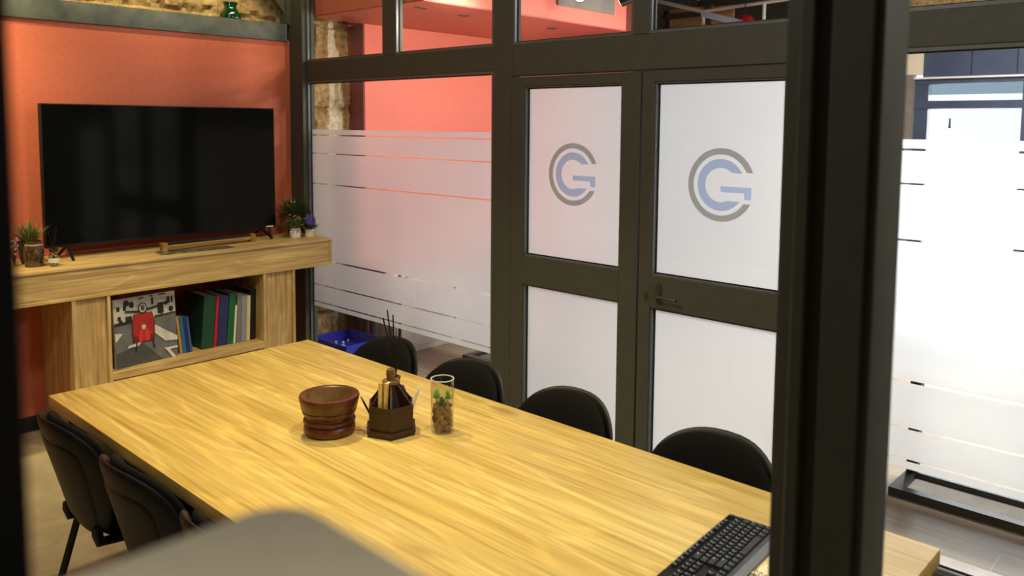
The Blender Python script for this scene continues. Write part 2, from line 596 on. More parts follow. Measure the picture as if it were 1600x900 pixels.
struct(b.build('trim_3', 'frame', smooth=False), 'dark steel post with a slanting brace above the beam end', 'post')


def rough_stone(name, x, y0, y1, z0, z1, seed, step=0.025, label='', mortar=None, mats=('stone', 'mortar')):
    b = MB()
    ny, nz = int((y1 - y0) / step), int((z1 - z0) / step)
    g = []
    for i in range(ny + 1):
        row = []
        for k in range(nz + 1):
            y, z = y0 + i * step, z0 + k * step
            p = Vector((seed, y * 3, z * 3))
            d = 0.030 * noise.noise(p) + 0.022 * noise.noise(p * 3.7) + 0.012 * noise.noise(p * 9)
            course = int(z / 0.31)
            zj = abs(z / 0.31 - round(z / 0.31)) * 0.31
            yy = y / 0.45 + 0.47 * (course % 2) + seed
            yj = abs(yy - round(yy)) * 0.45
            j = min(zj + 0.012 * noise.noise(p * 4), yj + 0.02 * noise.noise(p * 3))
            if j < 0.018:
                d -= 0.03
            row.append(b.bm.verts.new((x + d, y, z)))
        g.append(row)
    for i in range(ny):
        for k in range(nz):
            f = b.bm.faces.new((g[i][k], g[i + 1][k], g[i + 1][k + 1], g[i][k + 1]))
            if mortar:
                c = f.calc_center_median()
                mc = mortar[0] + 0.035 * noise.noise(Vector((1, 2, c.z * 2.3))) + 0.012 * noise.noise(Vector((3, 7, c.z * 11)))
                if abs(c.y - mc) < mortar[1] * (1 + 0.5 * noise.noise(Vector((9, 4, c.z * 3.1)))):
                    f.material_index = 1
    # closed at the back so it is a wall with a body
    o = b.build(name, list(mats), normals=False)
    sm = o.modifiers.new('body', 'SOLIDIFY')
    sm.thickness = 0.1
    sm.offset = -1
    return struct(o, label, 'wall')


rough_stone('wall_left', -5.22, -1.5, 3.2, 2.2, CE, 2.0, 0.025, 'rough tuff stone wall above the grey steel beam')
rough_stone('wall_left', -5.19, 3.2, 3.72, 0, CE, 5.0, 0.02, 'rough tuff stone pier with a pale mortar seam behind the left window', (3.575, 0.052))

# beyond the partition: red niche wall, bulkhead, entrance wall
struct(MB().box(-5.3, 3.725, 0, -5.0, 7.2, CE).build('wall_back', ['coral2'], smooth=False), 'coral painted wall of the shop beyond the glass', 'wall')
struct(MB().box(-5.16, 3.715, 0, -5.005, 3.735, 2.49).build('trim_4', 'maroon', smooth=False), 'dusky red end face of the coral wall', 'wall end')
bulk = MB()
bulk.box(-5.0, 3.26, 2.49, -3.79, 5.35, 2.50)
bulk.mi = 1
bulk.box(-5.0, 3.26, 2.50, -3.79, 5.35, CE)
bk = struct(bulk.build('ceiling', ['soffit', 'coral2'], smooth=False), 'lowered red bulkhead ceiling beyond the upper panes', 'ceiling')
for i, (x, y) in enumerate(((-4.03, 3.45), (-4.09, 3.88), (-4.1, 4.82))):
    d = MB().lathe([(0.0, -0.001), (0.030, -0.001), (0.030, -0.004), (0.042, -0.004), (0.044, 0.0)], 24).build('downlight', ['frame'])
    d.location = (x, y, 2.49)
    tag(d, ['recessed round downlight in the red bulkhead, nearest the stone pier', 'middle recessed downlight in the red bulkhead',
            'recessed round downlight in the red bulkhead, farthest from the stone pier'][i], 'ceiling light', 'downlights in the red bulkhead')
rough_stone('wall_far', -5.28, 7.2, 9.1, 0, CE, 8.0, 0.06, 'dark rough stone wall in the far corner of the shop', None, ('dark_stone', 'mortar'))


def wall_far():
    b = MB()
    b.box(-5.3, 9.0, 0, -2.9, 9.15, CE)
    b.box(-2.9, 9.0, 2.9, 2.5, 9.15, CE)
    b.box(2.2, 9.0, 0, 2.5, 9.15, 2.9)
    b.mi = 1
    b.box(-5.25, 8.97, 0, -4.02, 9.0, CE)
    return b.build('wall_far', ['stone', 'ceiling'], smooth=False)


struct(wall_far(), 'far wall of the shop around the street entrance', 'wall')
struct(MB().box(-2.92, 8.9, 0, -2.74, 9.0, 2.29).build('wall_far', M['grey_wall'], smooth=False), 'grey stone jamb left of the navy entrance', 'wall')
struct(MB().box(-2.95, 8.92, 2.29, -2.66, 9.0, 2.62).build('trim_5', plain('beige_panel', (226, 214, 186), 0.6, 0, 0.03, 4), smooth=False), 'beige panel above the stone jamb beside the navy entrance', 'panel')

ent = thing('door_3', 'navy framed glass street entrance beyond the right window', 'door', (0, 9.02, 0), kind='structure')
f = MB()
f.box(-2.76, -0.04, 0, -2.61, 0.06, 2.245)
f.box(-1.78, -0.04, 0, -1.64, 0.06, 2.245)
f.box(-2.74, -0.05, 1.945, 2.2, 0.06, 2.025)
f.box(-2.74, -0.05, 2.195, 2.2, 0.06, 2.25)
for x in (-0.75, 0.2, 1.15):
    f.box(x - 0.06, -0.04, 0, x + 0.06, 0.06, 2.245)
f.box(-2.61, -0.03, 0, 2.2, 0.05, 0.12)
f.box(2.1, -0.04, 0, 2.2, 0.06, 2.245)
f.build('door_frame', 'navy', ent, smooth=False)
f = MB()
f.box(-2.66, -0.07, 2.25, 2.2, 0.06, 2.95)
for x in (-2.22, -1.83, -1.2, -0.5, 0.2, 0.9):
    f.mi = 1
    f.box(x - 0.004, -0.073, 2.27, x + 0.004, -0.069, 2.93)
f.build('shutter_box', ['navy', 'gasket'], ent, smooth=False)
MB().box(-2.8, -0.09, 2.245, 2.2, -0.06, 2.262).build('ledge', 'white_paint', ent, smooth=False)
M['teal_glass'] = glass('teal_tinted_glass', (0.52, 0.60, 0.63, 1))
MB().box(-2.61, 0.0, 2.085, -1.78, 0.006, 2.195).build('transom_tint', 'teal_glass', ent, smooth=False)
MB().box(-2.61, 0.01, 0.12, 2.1, 0.016, 1.945).build('glass_pane', 'glass', ent, smooth=False)
MB().lathe([(0.0, 0), (0.014, 0), (0.010, 0.03), (0.008, 0.10), (0.0, 0.10)], 12, (-2.4, -0.03, 1.75)).build('door_knob', 'black_metal', ent)

# ------------------------------------------------------------------ glazed partition
GY = PY + 0.032       # glass
FY = PY + 0.040       # film
B0, B1 = 2.038, 2.168


def trim(n, label, *boxes, cat='frame bar'):
    b = MB()
    for q in boxes:
        b.box(*q, 0.003, 1)
    return struct(b.build('trim_%d' % n, 'frame', angle=30), label, cat)


trim(6, 'dark corner post between the terracotta wall and the left window', (-5.12, PY - 0.028, 0, -4.895, PY + 0.07, CE), cat='post')
trim(7, 'dark mullion between the left window and the double door', (-3.095, PY, 0, -2.954, PY + 0.07, CE), cat='post')
trim(8, 'dark mullion between the double door and the right window', (-1.352, PY, 0, -1.22, PY + 0.07, CE), cat='post')
trim(9, 'wide dark transom beam over the window and the double door', (-4.895, PY + 0.001, B0, -3.095, PY + 0.069, B1),
     (-2.954, PY + 0.001, 2.005, -1.352, PY + 0.069, B1), (-1.22, PY + 0.001, B0, -0.47, PY + 0.069, B1), cat='beam')
trim(10, 'dark bottom rail under the left window', (-4.895, PY + 0.001, 0, -3.095, PY + 0.069, 0.16), cat='rail')
trim(11, 'dark bottom rail under the right window', (-1.22, PY + 0.001, 0, -0.47, PY + 0.069, 0.13), cat='rail')
trim(12, 'slim dark mullion between the two left upper panes', (-4.043, PY, B1, -3.933, PY + 0.07, CE), cat='post')
trim(13, 'slim dark mullion between the upper panes over the double door', (-2.192, PY, B1, -2.108, PY + 0.07, CE), cat='post')
trim(14, 'dark end post at the right end of the glazed partition', (-0.47, PY - 0.02, 0, -0.33, PY + 0.07, CE), cat='post')


def bead_frame(b, x0, x1, z0, z1, t=0.014):
    """thin glazing bead and black gasket around a pane"""
    b.mi = 0
    y0, y1 = PY + 0.006, GY - 0.001
    b.box(x0, y0, z0, x0 + t, y1, z1)
    b.box(x1 - t, y0, z0, x1, y1, z1)
    b.box(x0 + t, y0, z0, x1 - t, y1, z0 + t)
    b.box(x0 + t, y0, z1 - t, x1 - t, y1, z1)
    b.mi = 1
    g = 0.006
    y0 = GY - 0.006
    b.box(x0 + t, y0, z0 + t, x0 + t + g, GY - 0.001, z1 - t)
    b.box(x1 - t - g, y0, z0 + t, x1 - t, GY - 0.001, z1 - t)
    b.box(x0 + t, y0, z0 + t, x1 - t, GY - 0.001, z0 + t + g)
    b.box(x0 + t, y0, z1 - t - g, x1 - t, GY - 0.001, z1 - t)
    b.mi = 0


STRIPS = [(0.470, 0.499), (0.507, 0.622), (0.630, 0.799), (0.809, 1.331), (1.339, 1.541), (1.548, 1.666), (1.675, 1.708)]


def window(n, x0, x1, z0, z1, label, strips=True):
    w = thing('window_%d' % n, label, 'window', (0, 0, 0), kind='structure')
    b = MB()
    bead_frame(b, x0, x1, z0, z1)
    b.build('glazing_bead', ['bead', 'gasket'], w, smooth=False)
    MB().box(x0 + 0.008, GY, z0 + 0.008, x1 - 0.008, GY + 0.006, z1 - 0.008).build('glass_pane', 'glass', w, smooth=False)
    if strips:
        for a, c in STRIPS:
            s = MB().quad((x0 + 0.008, FY, a), (x1 - 0.008, FY, a), (x1 - 0.008, FY, c), (x0 + 0.008, FY, c)).build('frosted_strip', 'film', w, smooth=False, normals=False)
            s['label'] = 'frosted film strip'
    return w


window(1, -4.895, -3.095, 0.16, B0, 'left fixed window with frosted strips beside the terracotta wall')
window(2, -1.22, -0.47, 0.13, B0, 'right fixed window with frosted strips beyond the near post')
window(3, -4.895, -4.043, B1, CE - 0.02, 'clear upper pane in front of the stone pier', False)
window(4, -3.933, -3.095, B1, CE - 0.02, 'clear upper pane in front of the red bulkhead', False)
window(5, -2.954, -2.192, B1, CE - 0.02, 'clear upper pane above the left door leaf', False)
window(6, -2.108, -1.352, B1, CE - 0.02, 'clear upper pane above the right door leaf', False)
window(7, -1.22, -0.47, B1, CE - 0.02, 'clear upper pane above the right window', False)


def ring_poly(r0, r1, cut_hi, cut_lo, n=72):
    """open ring: annulus without the part right of centre between two heights"""
    def arc(r):
        a0 = math.asin(cut_hi / r)
        a1 = 2 * PI + math.asin(cut_lo / r)
        return [(r * math.cos(a0 + (a1 - a0) * k / n), r * math.sin(a0 + (a1 - a0) * k / n)) for k in range(n + 1)]
    return arc(r0), arc(r1)


def door_leaf(n, x0, x1, px0, px1, label, logo, handle):
    d = thing('door_%d' % n, label, 'door', (0, 0, 0), kind='structure')
    b = MB()
    y0, y1 = PY - 0.004, PY + 0.066
    zs = [(0.012, 0.13), (0.913, 1.062), (1.95, 1.998)]
    b.box(x0 + 0.003, y0, 0.012, px0, y1, 1.998, 0.003, 1)
    b.box(px1, y0, 0.012, x1 - 0.003, y1, 1.998, 0.003, 1)
    for z0, z1 in zs:
        b.box(px0, y0 + 0.001, z0, px1, y1 - 0.001, z1)
    b.build('leaf_frame', 'frame', d, angle=30)
    for z0, z1 in ((0.13, 0.913), (1.062, 1.95)):
        bb = MB()
        bead_frame(bb, px0, px1, z0, z1, 0.008)
        bb.build('glazing_bead', ['bead', 'gasket'], d, smooth=False)
        MB().box(px0 + 0.004, GY, z0 + 0.004, px1 - 0.004, GY + 0.006, z1 - 0.004).build('glass_pane', 'glass', d, smooth=False)
        fl = MB().quad((px0 + 0.004, FY, z0 + 0.004), (px1 - 0.004, FY, z0 + 0.004), (px1 - 0.004, FY, z1 - 0.004), (px0 + 0.004, FY, z1 - 0.004)).build('frosted_film', 'film', d, smooth=False, normals=False)
        if z0 > 1:
            cx, cz, R = logo
            ly = FY - 0.001
            for nm, r0, r1, hi, lo, mt in (('logo_ring', 0.83, 1.0, 0.36, -0.477, 'logo_grey'), ('logo_letter', 0.468, 0.707, 0.34, -0.42, 'logo_blue')):
                A, B = ring_poly(r0, r1, hi, lo)
                m = MB()
                for k in range(len(A) - 1):
                    m.quad(*[(cx + R * u, ly, cz + R * v) for u, v in (A[k], A[k + 1], B[k + 1], B[k])])
                m.build(nm, mt, fl, smooth=False, normals=False)['label'] = 'grey open ring of the logo' if nm == 'logo_ring' else 'blue round letter of the logo'
            m = MB()
            for u0, v0, u1, v1 in ((0.0, -0.19, 0.90, -0.03), (0.70, -0.36, 0.90, -0.19)):
                m.quad(*[(cx + R * u, ly, cz + R * v) for u, v in ((u0, v0), (u1, v0), (u1, v1), (u0, v1))])
            m.build('logo_bar', 'logo_blue', fl, smooth=False, normals=False)['label'] = 'blue hooked bar of the logo'
    if handle:
        hx, hz = -2.018, 0.986
        h = MB()
        h.prism([(0.012 * math.cos(a) * 1.15, (0.032 if math.sin(a) > 0 else -0.032) + 0.014 * math.sin(a)) for a in [k * PI / 10 for k in range(20)]],
                lambda u, v, t: (hx + u, t, hz + v), y0 - 0.008, y0)
        h.tube([(hx, y0, hz - 0.004), (hx, y0 - 0.042, hz - 0.004), (hx + 0.015, y0 - 0.05, hz - 0.005), (hx + 0.122, y0 - 0.05, hz - 0.010)], 0.0095, 12, 0.8)
        h.build('door_handle', 'handle', d)
        k = MB()
        k.tube([(hx - 0.070, y0 + 0.001, 0.972), (hx - 0.070, y0 - 0.010, 0.972)], 0.009, 14, 1.6)
        k.build('lock_cylinder', 'brass', d)['label'] = 'brass lock cylinder'
    return d


door_leaf(1, -2.954, -2.139, -2.866, -2.247, 'left leaf of the dark double door with a frosted pane and logo', (-2.566, 1.504, 0.158), False)
door_leaf(2, -2.135, -1.352, -2.068, -1.445, 'right leaf of the dark double door with handle, frosted pane and logo', (-1.745, 1.497, 0.160), True)

# near partition, close to the viewer
NX0, NX1 = -0.46, -0.33
b = MB()
b.box(-0.455, 0.985, 0, -0.335, 1.068, CE, 0.004, 2)
b.box(-0.432, 0.972, 0, -0.412, 0.986, CE, 0.003, 1)
b.box(-0.395, 0.978, 0, -0.345, 0.986, CE, 0.002, 1)
struct(b.build('trim_15', 'frame', angle=30), 'tall dark profiled post standing close in the right foreground', 'post')
b = MB()
b.box(-0.455, -0.12, 0, -0.335, 0.0935, CE, 0.004, 2)
struct(b.build('trim_16', plain('matt_black_jamb', (6, 6, 5), 0.8, 0, 0.1, 8, spec=0.1), angle=30), 'dark blurred door jamb at the left edge close to the viewer', 'post')
b = MB()
b.box(-0.45, -1.5, 0, -0.34, -0.12, 0.12)
b.box(-0.45, 1.068, 0, -0.34, PY - 0.02, 0.12)
b.box(-0.45, -1.5, 2.9, -0.34, -0.12, CE)
b.box(-0.45, 0.0935, 2.9, -0.34, 0.985, CE)
b.box(-0.45, 1.068, 2.9, -0.34, PY - 0.02, CE)
struct(b.build('trim_17', 'frame', smooth=False), 'dark head and foot rails of the near glazed partition', 'rail')
w = thing('window_8', 'clear glass pane right of the near post', 'window', (0, 0, 0), kind='structure')
MB().box(-0.402, 1.07, 0.12, -0.396, PY - 0.02, 2.9).build('glass_pane', 'near_glass', w, smooth=False)
w = thing('window_9', 'clear glass pane left of the near jamb', 'window', (0, 0, 0), kind='structure')
MB().box(-0.402, -1.5, 0.12, -0.396, -0.12, 2.9).build('glass_pane', 'near_glass', w, smooth=False)

# ------------------------------------------------------------------ meeting table
TZ = 0.75
T0, T1, TY0, TY1 = -3.222, -0.522, 0.966, 2.066
tb = thing('meeting_table', 'long golden oak meeting table with a dark rail under the top', 'table', ((T0 + T1) / 2, (TY0 + TY1) / 2, 0))
hx, hy = (T1 - T0) / 2, (TY1 - TY0) / 2
MB().box(-hx, -hy, TZ - 0.042, hx, hy, TZ, 0.003, 2).build('tabletop', 'oak', tb, angle=30)
for s in (-1, 1):
    a, c = sorted((s * (hx - 0.012), s * (hx - 0.165)))
    MB().box(a, -hy + 0.012, TZ - 0.130, c, hy - 0.012, TZ - 0.0425, 0.002, 1).build('end_apron', 'oakZ', tb, angle=30)
    a, c = sorted((s * (hx - 0.20), s * (hx - 0.26)))
    MB().box(a, -hy + 0.24, 0, c, hy - 0.24, TZ - 0.0425, 0.003, 1).build('leg_panel', 'dark_wood', tb, angle=30)
MB().box(-hx + 0.1655, -hy + 0.05, TZ - 0.14, hx - 0.1655, -hy + 0.09, TZ - 0.043).build('rail', 'dark_wood', tb, smooth=False)['label'] = 'dark brown rail'
MB().box(-hx + 0.1655, hy - 0.09, TZ - 0.14, hx - 0.1655, hy - 0.05, TZ - 0.043).build('rail', 'dark_wood', tb, smooth=False)['label'] = 'dark brown rail'


# ------------------------------------------------------------------ chairs
def slab(b, a, bb, n, cx, cz, thick, base, rings=10, seg=56, power=5, top_arch=0.0):
    """padded panel with a super-ellipse outline; base(u, v) -> (point, normal)"""
    def pt(r, th, side):
        c, s = math.cos(th), math.sin(th)
        u = a * r * math.copysign(abs(c) ** (2 / n), c)
        v = bb * r * math.copysign(abs(s) ** (2 / n), s)
        p, nn = base(u + cx, v + cz)
        h = thick / 2 * (max(0.0, 1 - r ** power)) ** 0.5
        return Vector(p) + Vector(nn) * (side * h)
    fs = []
    center = {}
    for side in (1, -1):
        grid = []
        for i in range(1, rings + 1):
            r = math.sin(PI / 2 * i / rings) if True else i / rings
            if i == rings and side == -1:
                grid.append(center['rim'])
            else:
                grid.append([b.bm.verts.new(pt(r, 2 * PI * k / seg, side)) for k in range(seg)])
        if side == 1:
            center['rim'] = grid[-1]
        c0 = b.bm.verts.new(pt(0, 0, side))
        for k in range(seg):
            fs.append(b.bm.faces.new((c0, grid[0][k], grid[0][(k + 1) % seg])))
        for g0, g1 in zip(grid, grid[1:]):
            for k in range(seg):
                fs.append(b.bm.faces.new((g0[k], g1[k], g1[(k + 1) % seg], g0[(k + 1) % seg])))
    b._mark(fs)


def make_chair():
    """visitor chair; the sitter looks along +Y, origin on the floor under the seat"""
    ch = thing('visitor_chair', 'black visitor chair', 'chair')

    def back(off):
        def f(u, v):
            t = (v - 0.44) / 0.40
            y = -0.185 - 0.115 * t + 1.45 * u * u * (0.45 + 0.7 * t) + off
            n = Vector((-2.9 * u * (0.45 + 0.7 * t), 1, 0.28)).normalized()
            return (u * (0.90 + 0.10 * min(1, max(0, t))), y, v), n
        return f
    b = MB()
    slab(b, 0.222, 0.187, 2.5, 0, 0.630, 0.046, back(0.014))
    b.build('backrest', 'black_fabric', ch, angle=60)
    b = MB()
    slab(b, 0.232, 0.200, 2.6, 0, 0.622, 0.022, back(-0.018), power=14)
    sh = b.build('back_shell', 'black_plastic', ch, angle=60)
    b = MB()
    slab(b, 0.165, 0.150, 5.0, 0, 0.60, 0.012, back(-0.028), power=14)
    b.build('shell_panel', 'black_plastic', sh, angle=60)

    def seat(off, droop):
        def f(u, v):
            z = 0.452 + off - droop * max(0, v - 0.10) ** 2 + 0.25 * u * u
            return (u, v, z), Vector((0, 0, 1))
        return f
    b = MB()
    slab(b, 0.232, 0.215, 3.2, 0, 0.03, 0.050, seat(0.012, 1.2))
    b.build('seat', 'black_fabric', ch, angle=60)
    b = MB()
    slab(b, 0.226, 0.210, 3.2, 0, 0.03, 0.024, seat(-0.024, 1.0), power=8)
    b.build('seat_shell', 'black_plastic', ch, angle=60)
    for s in (-1, 1):
        MB().tube([(s * 0.205, 0.19, 0.40), (s * 0.225, 0.215, 0.35), (s * 0.232, 0.245, 0.0)], 0.0125, 12, 1.0).build('leg', 'black_metal', ch)
        MB().tube([(s * 0.205, -0.12, 0.40), (s * 0.225, -0.15, 0.35), (s * 0.232, -0.255, 0.0)], 0.0125, 12, 1.0).build('leg', 'black_metal', ch)
        MB().tube([(s * 0.205, 0.20, 0.405), (s * 0.205, -0.13, 0.405)], 0.012, 12).build('seat_rail', 'black_metal', ch)
        MB().tube([(s * 0.13, -0.10, 0.41), (s * 0.13, -0.200, 0.42), (s * 0.13, -0.208, 0.45), (s * 0.13, -0.206, 0.47)], 0.011, 12, 1.6).build('back_support', 'black_metal', ch)
    return ch


chair0 = make_chair()
CH = [
    (-2.735, 1.91, PI, 'black chair at the window side of the table, first from the terracotta wall'),
    (-2.24, 1.912, PI + 0.02, 'black chair at the window side of the table, directly behind the glass vase'),
    (-1.745, 1.912, PI - 0.02, 'black chair at the window side of the table, in front of the left door leaf'),
    (-1.165, 1.912, PI + 0.01, 'black chair at the window side of the table, in front of the right door leaf'),
    (-2.775, 1.125, 0.0, 'black chair at the near side of the table, closest to the terracotta wall'),
    (-2.265, 1.13, 0.0, 'black chair at the near side of the table, middle of the row'),
    (-1.77, 1.135, 0.0, 'black chair at the near side of the table, half hidden by the blurred grey corner'),
]
for i, (x, y, rz, lab) in enumerate(CH):
    c = chair0 if i == 0 else copy_tree(chair0)
    c.location = (x, y, 0)
    c.rotation_euler = (0, 0, rz)
    tag(c, lab, 'chair', 'black chairs around the meeting table')

# ------------------------------------------------------------------ television unit
FX = -4.55
un = thing('television_unit', 'oak laminate wall unit with a deep top and an open shelf', 'cabinet', (0, 0, 0))
YL, YR = 0.95, 3.108
BKX = TX + 0.004
MB().box(BKX, YL, 0.972, FX + 0.006, YR, 0.990, 0.003, 2).build('top', 'oakY', un, angle=30)
MB().box(FX - 0.022, YL, 0.830, FX - 0.004, YR - 0.018, 0.972).build('front_panel', 'oakY', un, smooth=False)
MB().box(BKX, YL, 0.812, FX, YR, 0.830, 0.002, 1).build('bottom_panel', 'oakY', un, angle=30)
MB().box(BKX, YR - 0.018, 0.830, FX, YR, 0.972).build('end_panel', 'oakZ', un, smooth=False)
MB().box(BKX, YL, 0.830, FX - 0.0225, YL + 0.018, 0.972).build('end_panel', 'oakZ', un, smooth=False)
for ya, yb in ((1.495, 1.690), (2.605, 2.830)):
    for y in (ya, yb - 0.018):
        MB().box(BKX, y, 0, FX - 0.004, y + 0.018, 0.812, 0.002, 1).build('side_panel', 'oakZ', un, angle=30)
    MB().box(FX - 0.040, ya + 0.018, 0, FX - 0.022, yb - 0.018, 0.812).build('pillar_front', 'oakZ', un, smooth=False)
SZ = 0.385
MB().box(BKX, 1.690, SZ - 0.045, FX - 0.004, 2.605, SZ, 0.002, 1).build('shelf', 'oakY', un, angle=30)

# television
tv = thing('television', 'large flat black television standing on the oak unit', 'television', (-4.885, 2.185, 0.99), 0.0)
w2, z0, z1 = 0.7045, 0.064, 0.858
MB().box(-0.035, -w2, z0, 0.008, w2, z1, 0.004, 2).build('casing', 'black_plastic', tv, angle=30)
MB().box(0.0085, -w2 + 0.006, z0 + 0.016, 0.010, w2 - 0.006, z1 - 0.006).build('screen', 'screen', tv, smooth=False)
MB().box(-0.07, -0.45, z0 + 0.05, -0.034, 0.45, z0 + 0.40, 0.012, 2).build('rear_housing', 'black_plastic', tv, angle=30)
MB().box(0.010, w2 - 0.075, z0 + 0.006, 0.0115, w2 - 0.022, z0 + 0.011).build('maker_mark', 'white_paint', tv, smooth=False)['label'] = 'tiny white lettering mark on the bezel'
for s in (-1, 1):
    f = MB()
    y = s * (w2 - 0.11)
    f.tube([(0.125, y + s * 0.012, 0.0095), (0.02, y, z0 - 0.004), (-0.01, y, z0 + 0.004), (-0.10, y + s * 0.012, 0.0095)], 0.0085, 8, 1.0)
    f.build('foot', 'black_plastic', tv)

# canvas with a scooter photo leaning on the shelf
cv = thing('canvas_print', 'small canvas print of a red scooter on a crosswalk leaning on the shelf', 'picture', (-4.612, 1.905, SZ), 0.13)
cw, chh = 0.182, 0.385
M['cv_edge'] = plain('canvas_edge', (206, 200, 188), 0.8, 0, 0.05, 60)


def canvas():
    tilt = Matrix.Rotation(-0.06, 4, 'Y')
    b = MB()
    b.box(-0.020, -cw, 0.0, 0.0, cw, chh, 0, 1, tilt)
    b.build('canvas', 'cv_edge', cv, smooth=False)
    P = {'road': (112, 112, 108), 'road_dark': (74, 74, 72), 'white': (224, 220, 208), 'facade': (206, 200, 182), 'dark': (28, 27, 26),
         'red': (176, 34, 30), 'red_dark': (112, 22, 24), 'red_light': (220, 52, 40), 'chrome': (206, 196, 178)}
    names = list(P)
    ms = [mottled('print_' + k, tuple(int(c * 0.86) for c in P[k]), P[k], 22, 0.7, 0.0) for k in names]
    b = MB()
    layer = [0.0]

    def poly(col, pts):
        layer[0] += 0.00025
        b.mi = names.index(col)
        q = [tilt @ Vector((0.0006 + layer[0], (u - 0.5) * 2 * cw, v * chh)) for u, v in pts]
        b.quad(*q)

    def ell(col, u, v, ru, rv, n=20):
        poly(col, [(u + ru * math.cos(2 * PI * k / n), v + rv * math.sin(2 * PI * k / n)) for k in range(n)])
    poly('road', [(0, 0), (1, 0), (1, 1), (0, 1)])
    poly('road_dark', [(0, 0), (0.75, 0), (0.45, 0.30), (0, 0.22)])
    poly('facade', [(0, 0.64), (1, 0.66), (1, 1), (0, 1)])
    # street facade: windows, doors, wheels of parked machines
    for u, v, a, c in ((0.05, 0.86, .05, .07), (0.15, 0.86, .05, .07), (0.27, 0.88, .05, .06), (0.06, 0.72, .05, .06), (0.60, 0.90, .04, .10), (0.70, 0.78, .10, .16),
                       (0.72, 0.98, .12, .02), (0.86, 0.88, .05, .10), (0.93, 0.88, .03, .10), (0.18, 0.70, .10, .07), (0.58, 0.98, .05, .02), (0.40, 0.97, .08, .02)):
        poly('dark', [(u, v - c / 2), (u + a, v - c / 2), (u + a, v + c / 2), (u, v + c / 2)])
    for u, v, r in ((0.20, 0.93, .045), (0.28, 0.90, .04), (0.76, 0.73, .04), (0.92, 0.74, .04), (0.84, 0.84, .03), (0.10, 0.67, .03)):
        ell('dark', u, v, r, r)
    poly('dark', [(0, 0.62), (0.36, 0.64), (0.36, 0.67), (0, 0.66)])
    poly('dark', [(0.64, 0.655), (1, 0.67), (1, 0.69), (0.64, 0.68)])
    # crosswalk
    poly('white', [(0.02, 0.40), (0.12, 0.50), (0.0, 0.52), (0.0, 0.40)])
    poly('white', [(0.63, 0.55), (1.0, 0.31), (1.0, 0.25), (0.80, 0.27), (0.63, 0.42)])
    poly('white', [(0.20, 0.31), (0.40, 0.33), (0.36, 0.28), (0.18, 0.27)])
    poly('white', [(0.77, 0.17), (1.0, 0.16), (1.0, 0.135), (0.86, 0.13), (0.96, 0.0), (0.90, 0.0)])
    # scooter seen from the front
    poly('dark', [(0.30, 0.20), (0.32, 0.34), (0.34, 0.34), (0.325, 0.20)])
    poly('dark', [(0.595, 0.20), (0.58, 0.34), (0.60, 0.34), (0.62, 0.20)])
    poly('dark', [(0.17, 0.80), (0.36, 0.77), (0.62, 0.79), (0.82, 0.83), (0.82, 0.855), (0.62, 0.82), (0.36, 0.80), (0.17, 0.825)])
    poly('red_dark', [(0.28, 0.33), (0.62, 0.33), (0.635, 0.60), (0.60, 0.75), (0.30, 0.75), (0.265, 0.60)])
    poly('red', [(0.29, 0.42), (0.61, 0.42), (0.62, 0.62), (0.58, 0.745), (0.32, 0.745), (0.28, 0.62)])
    ell('dark', 0.45, 0.82, 0.075, 0.085)
    ell('chrome', 0.45, 0.825, 0.055, 0.065)
    ell('road_dark', 0.45, 0.825, 0.035, 0.042)
    poly('red_light', [(0.36, 0.335), (0.54, 0.335), (0.55, 0.45), (0.50, 0.52), (0.40, 0.52), (0.37, 0.45)])
    poly('red', [(0.43, 0.335), (0.47, 0.335), (0.46, 0.5), (0.44, 0.5)])
    ell('chrome', 0.45, 0.545, 0.035, 0.038)
    o = b.build('print', ms, cv, smooth=False)
    o['label'] = 'printed photo of a red scooter on a crosswalk'


canvas()
cv.rotation_euler = (0, 0, 0.10)


# books and binders on the shelf
def book(y, th, h, depth, lean, cover, pages, name, label, x=-4.645):
    t = thing(name, label, 'book', (x, y, SZ + 0.0005), 0.0, 'books on the open shelf')
    mat = Matrix.Rotation(lean, 4, 'X')
    m = plain('cover_%d_%d_%d' % cover, cover, 0.45, 0, 0.08, 30)
    c = MB()
    # spine toward +X, covers either side, pages between
    e = 0.003
    lift = abs(math.sin(lean)) * th if lean > 0 else 0.0
    tr = Matrix.Translation((0, 0, 0)) @ mat
    c.box(-depth, 0, 0, 0, e, h, 0, 1, tr)
    c.box(-depth, th - e, 0, 0, th, h, 0, 1, tr)
    c.box(-e, e, 0, 0, th - e, h, 0, 1, tr)
    c.build('cover', m, t, smooth=False)
    p = MB()
    p.box(-depth + 0.004, e + 0.0003, 0.004, -e - 0.0005, th - e - 0.0003, h - 0.004, 0, 1, tr)
    p.build('pages', pages, t, smooth=False)
    return t


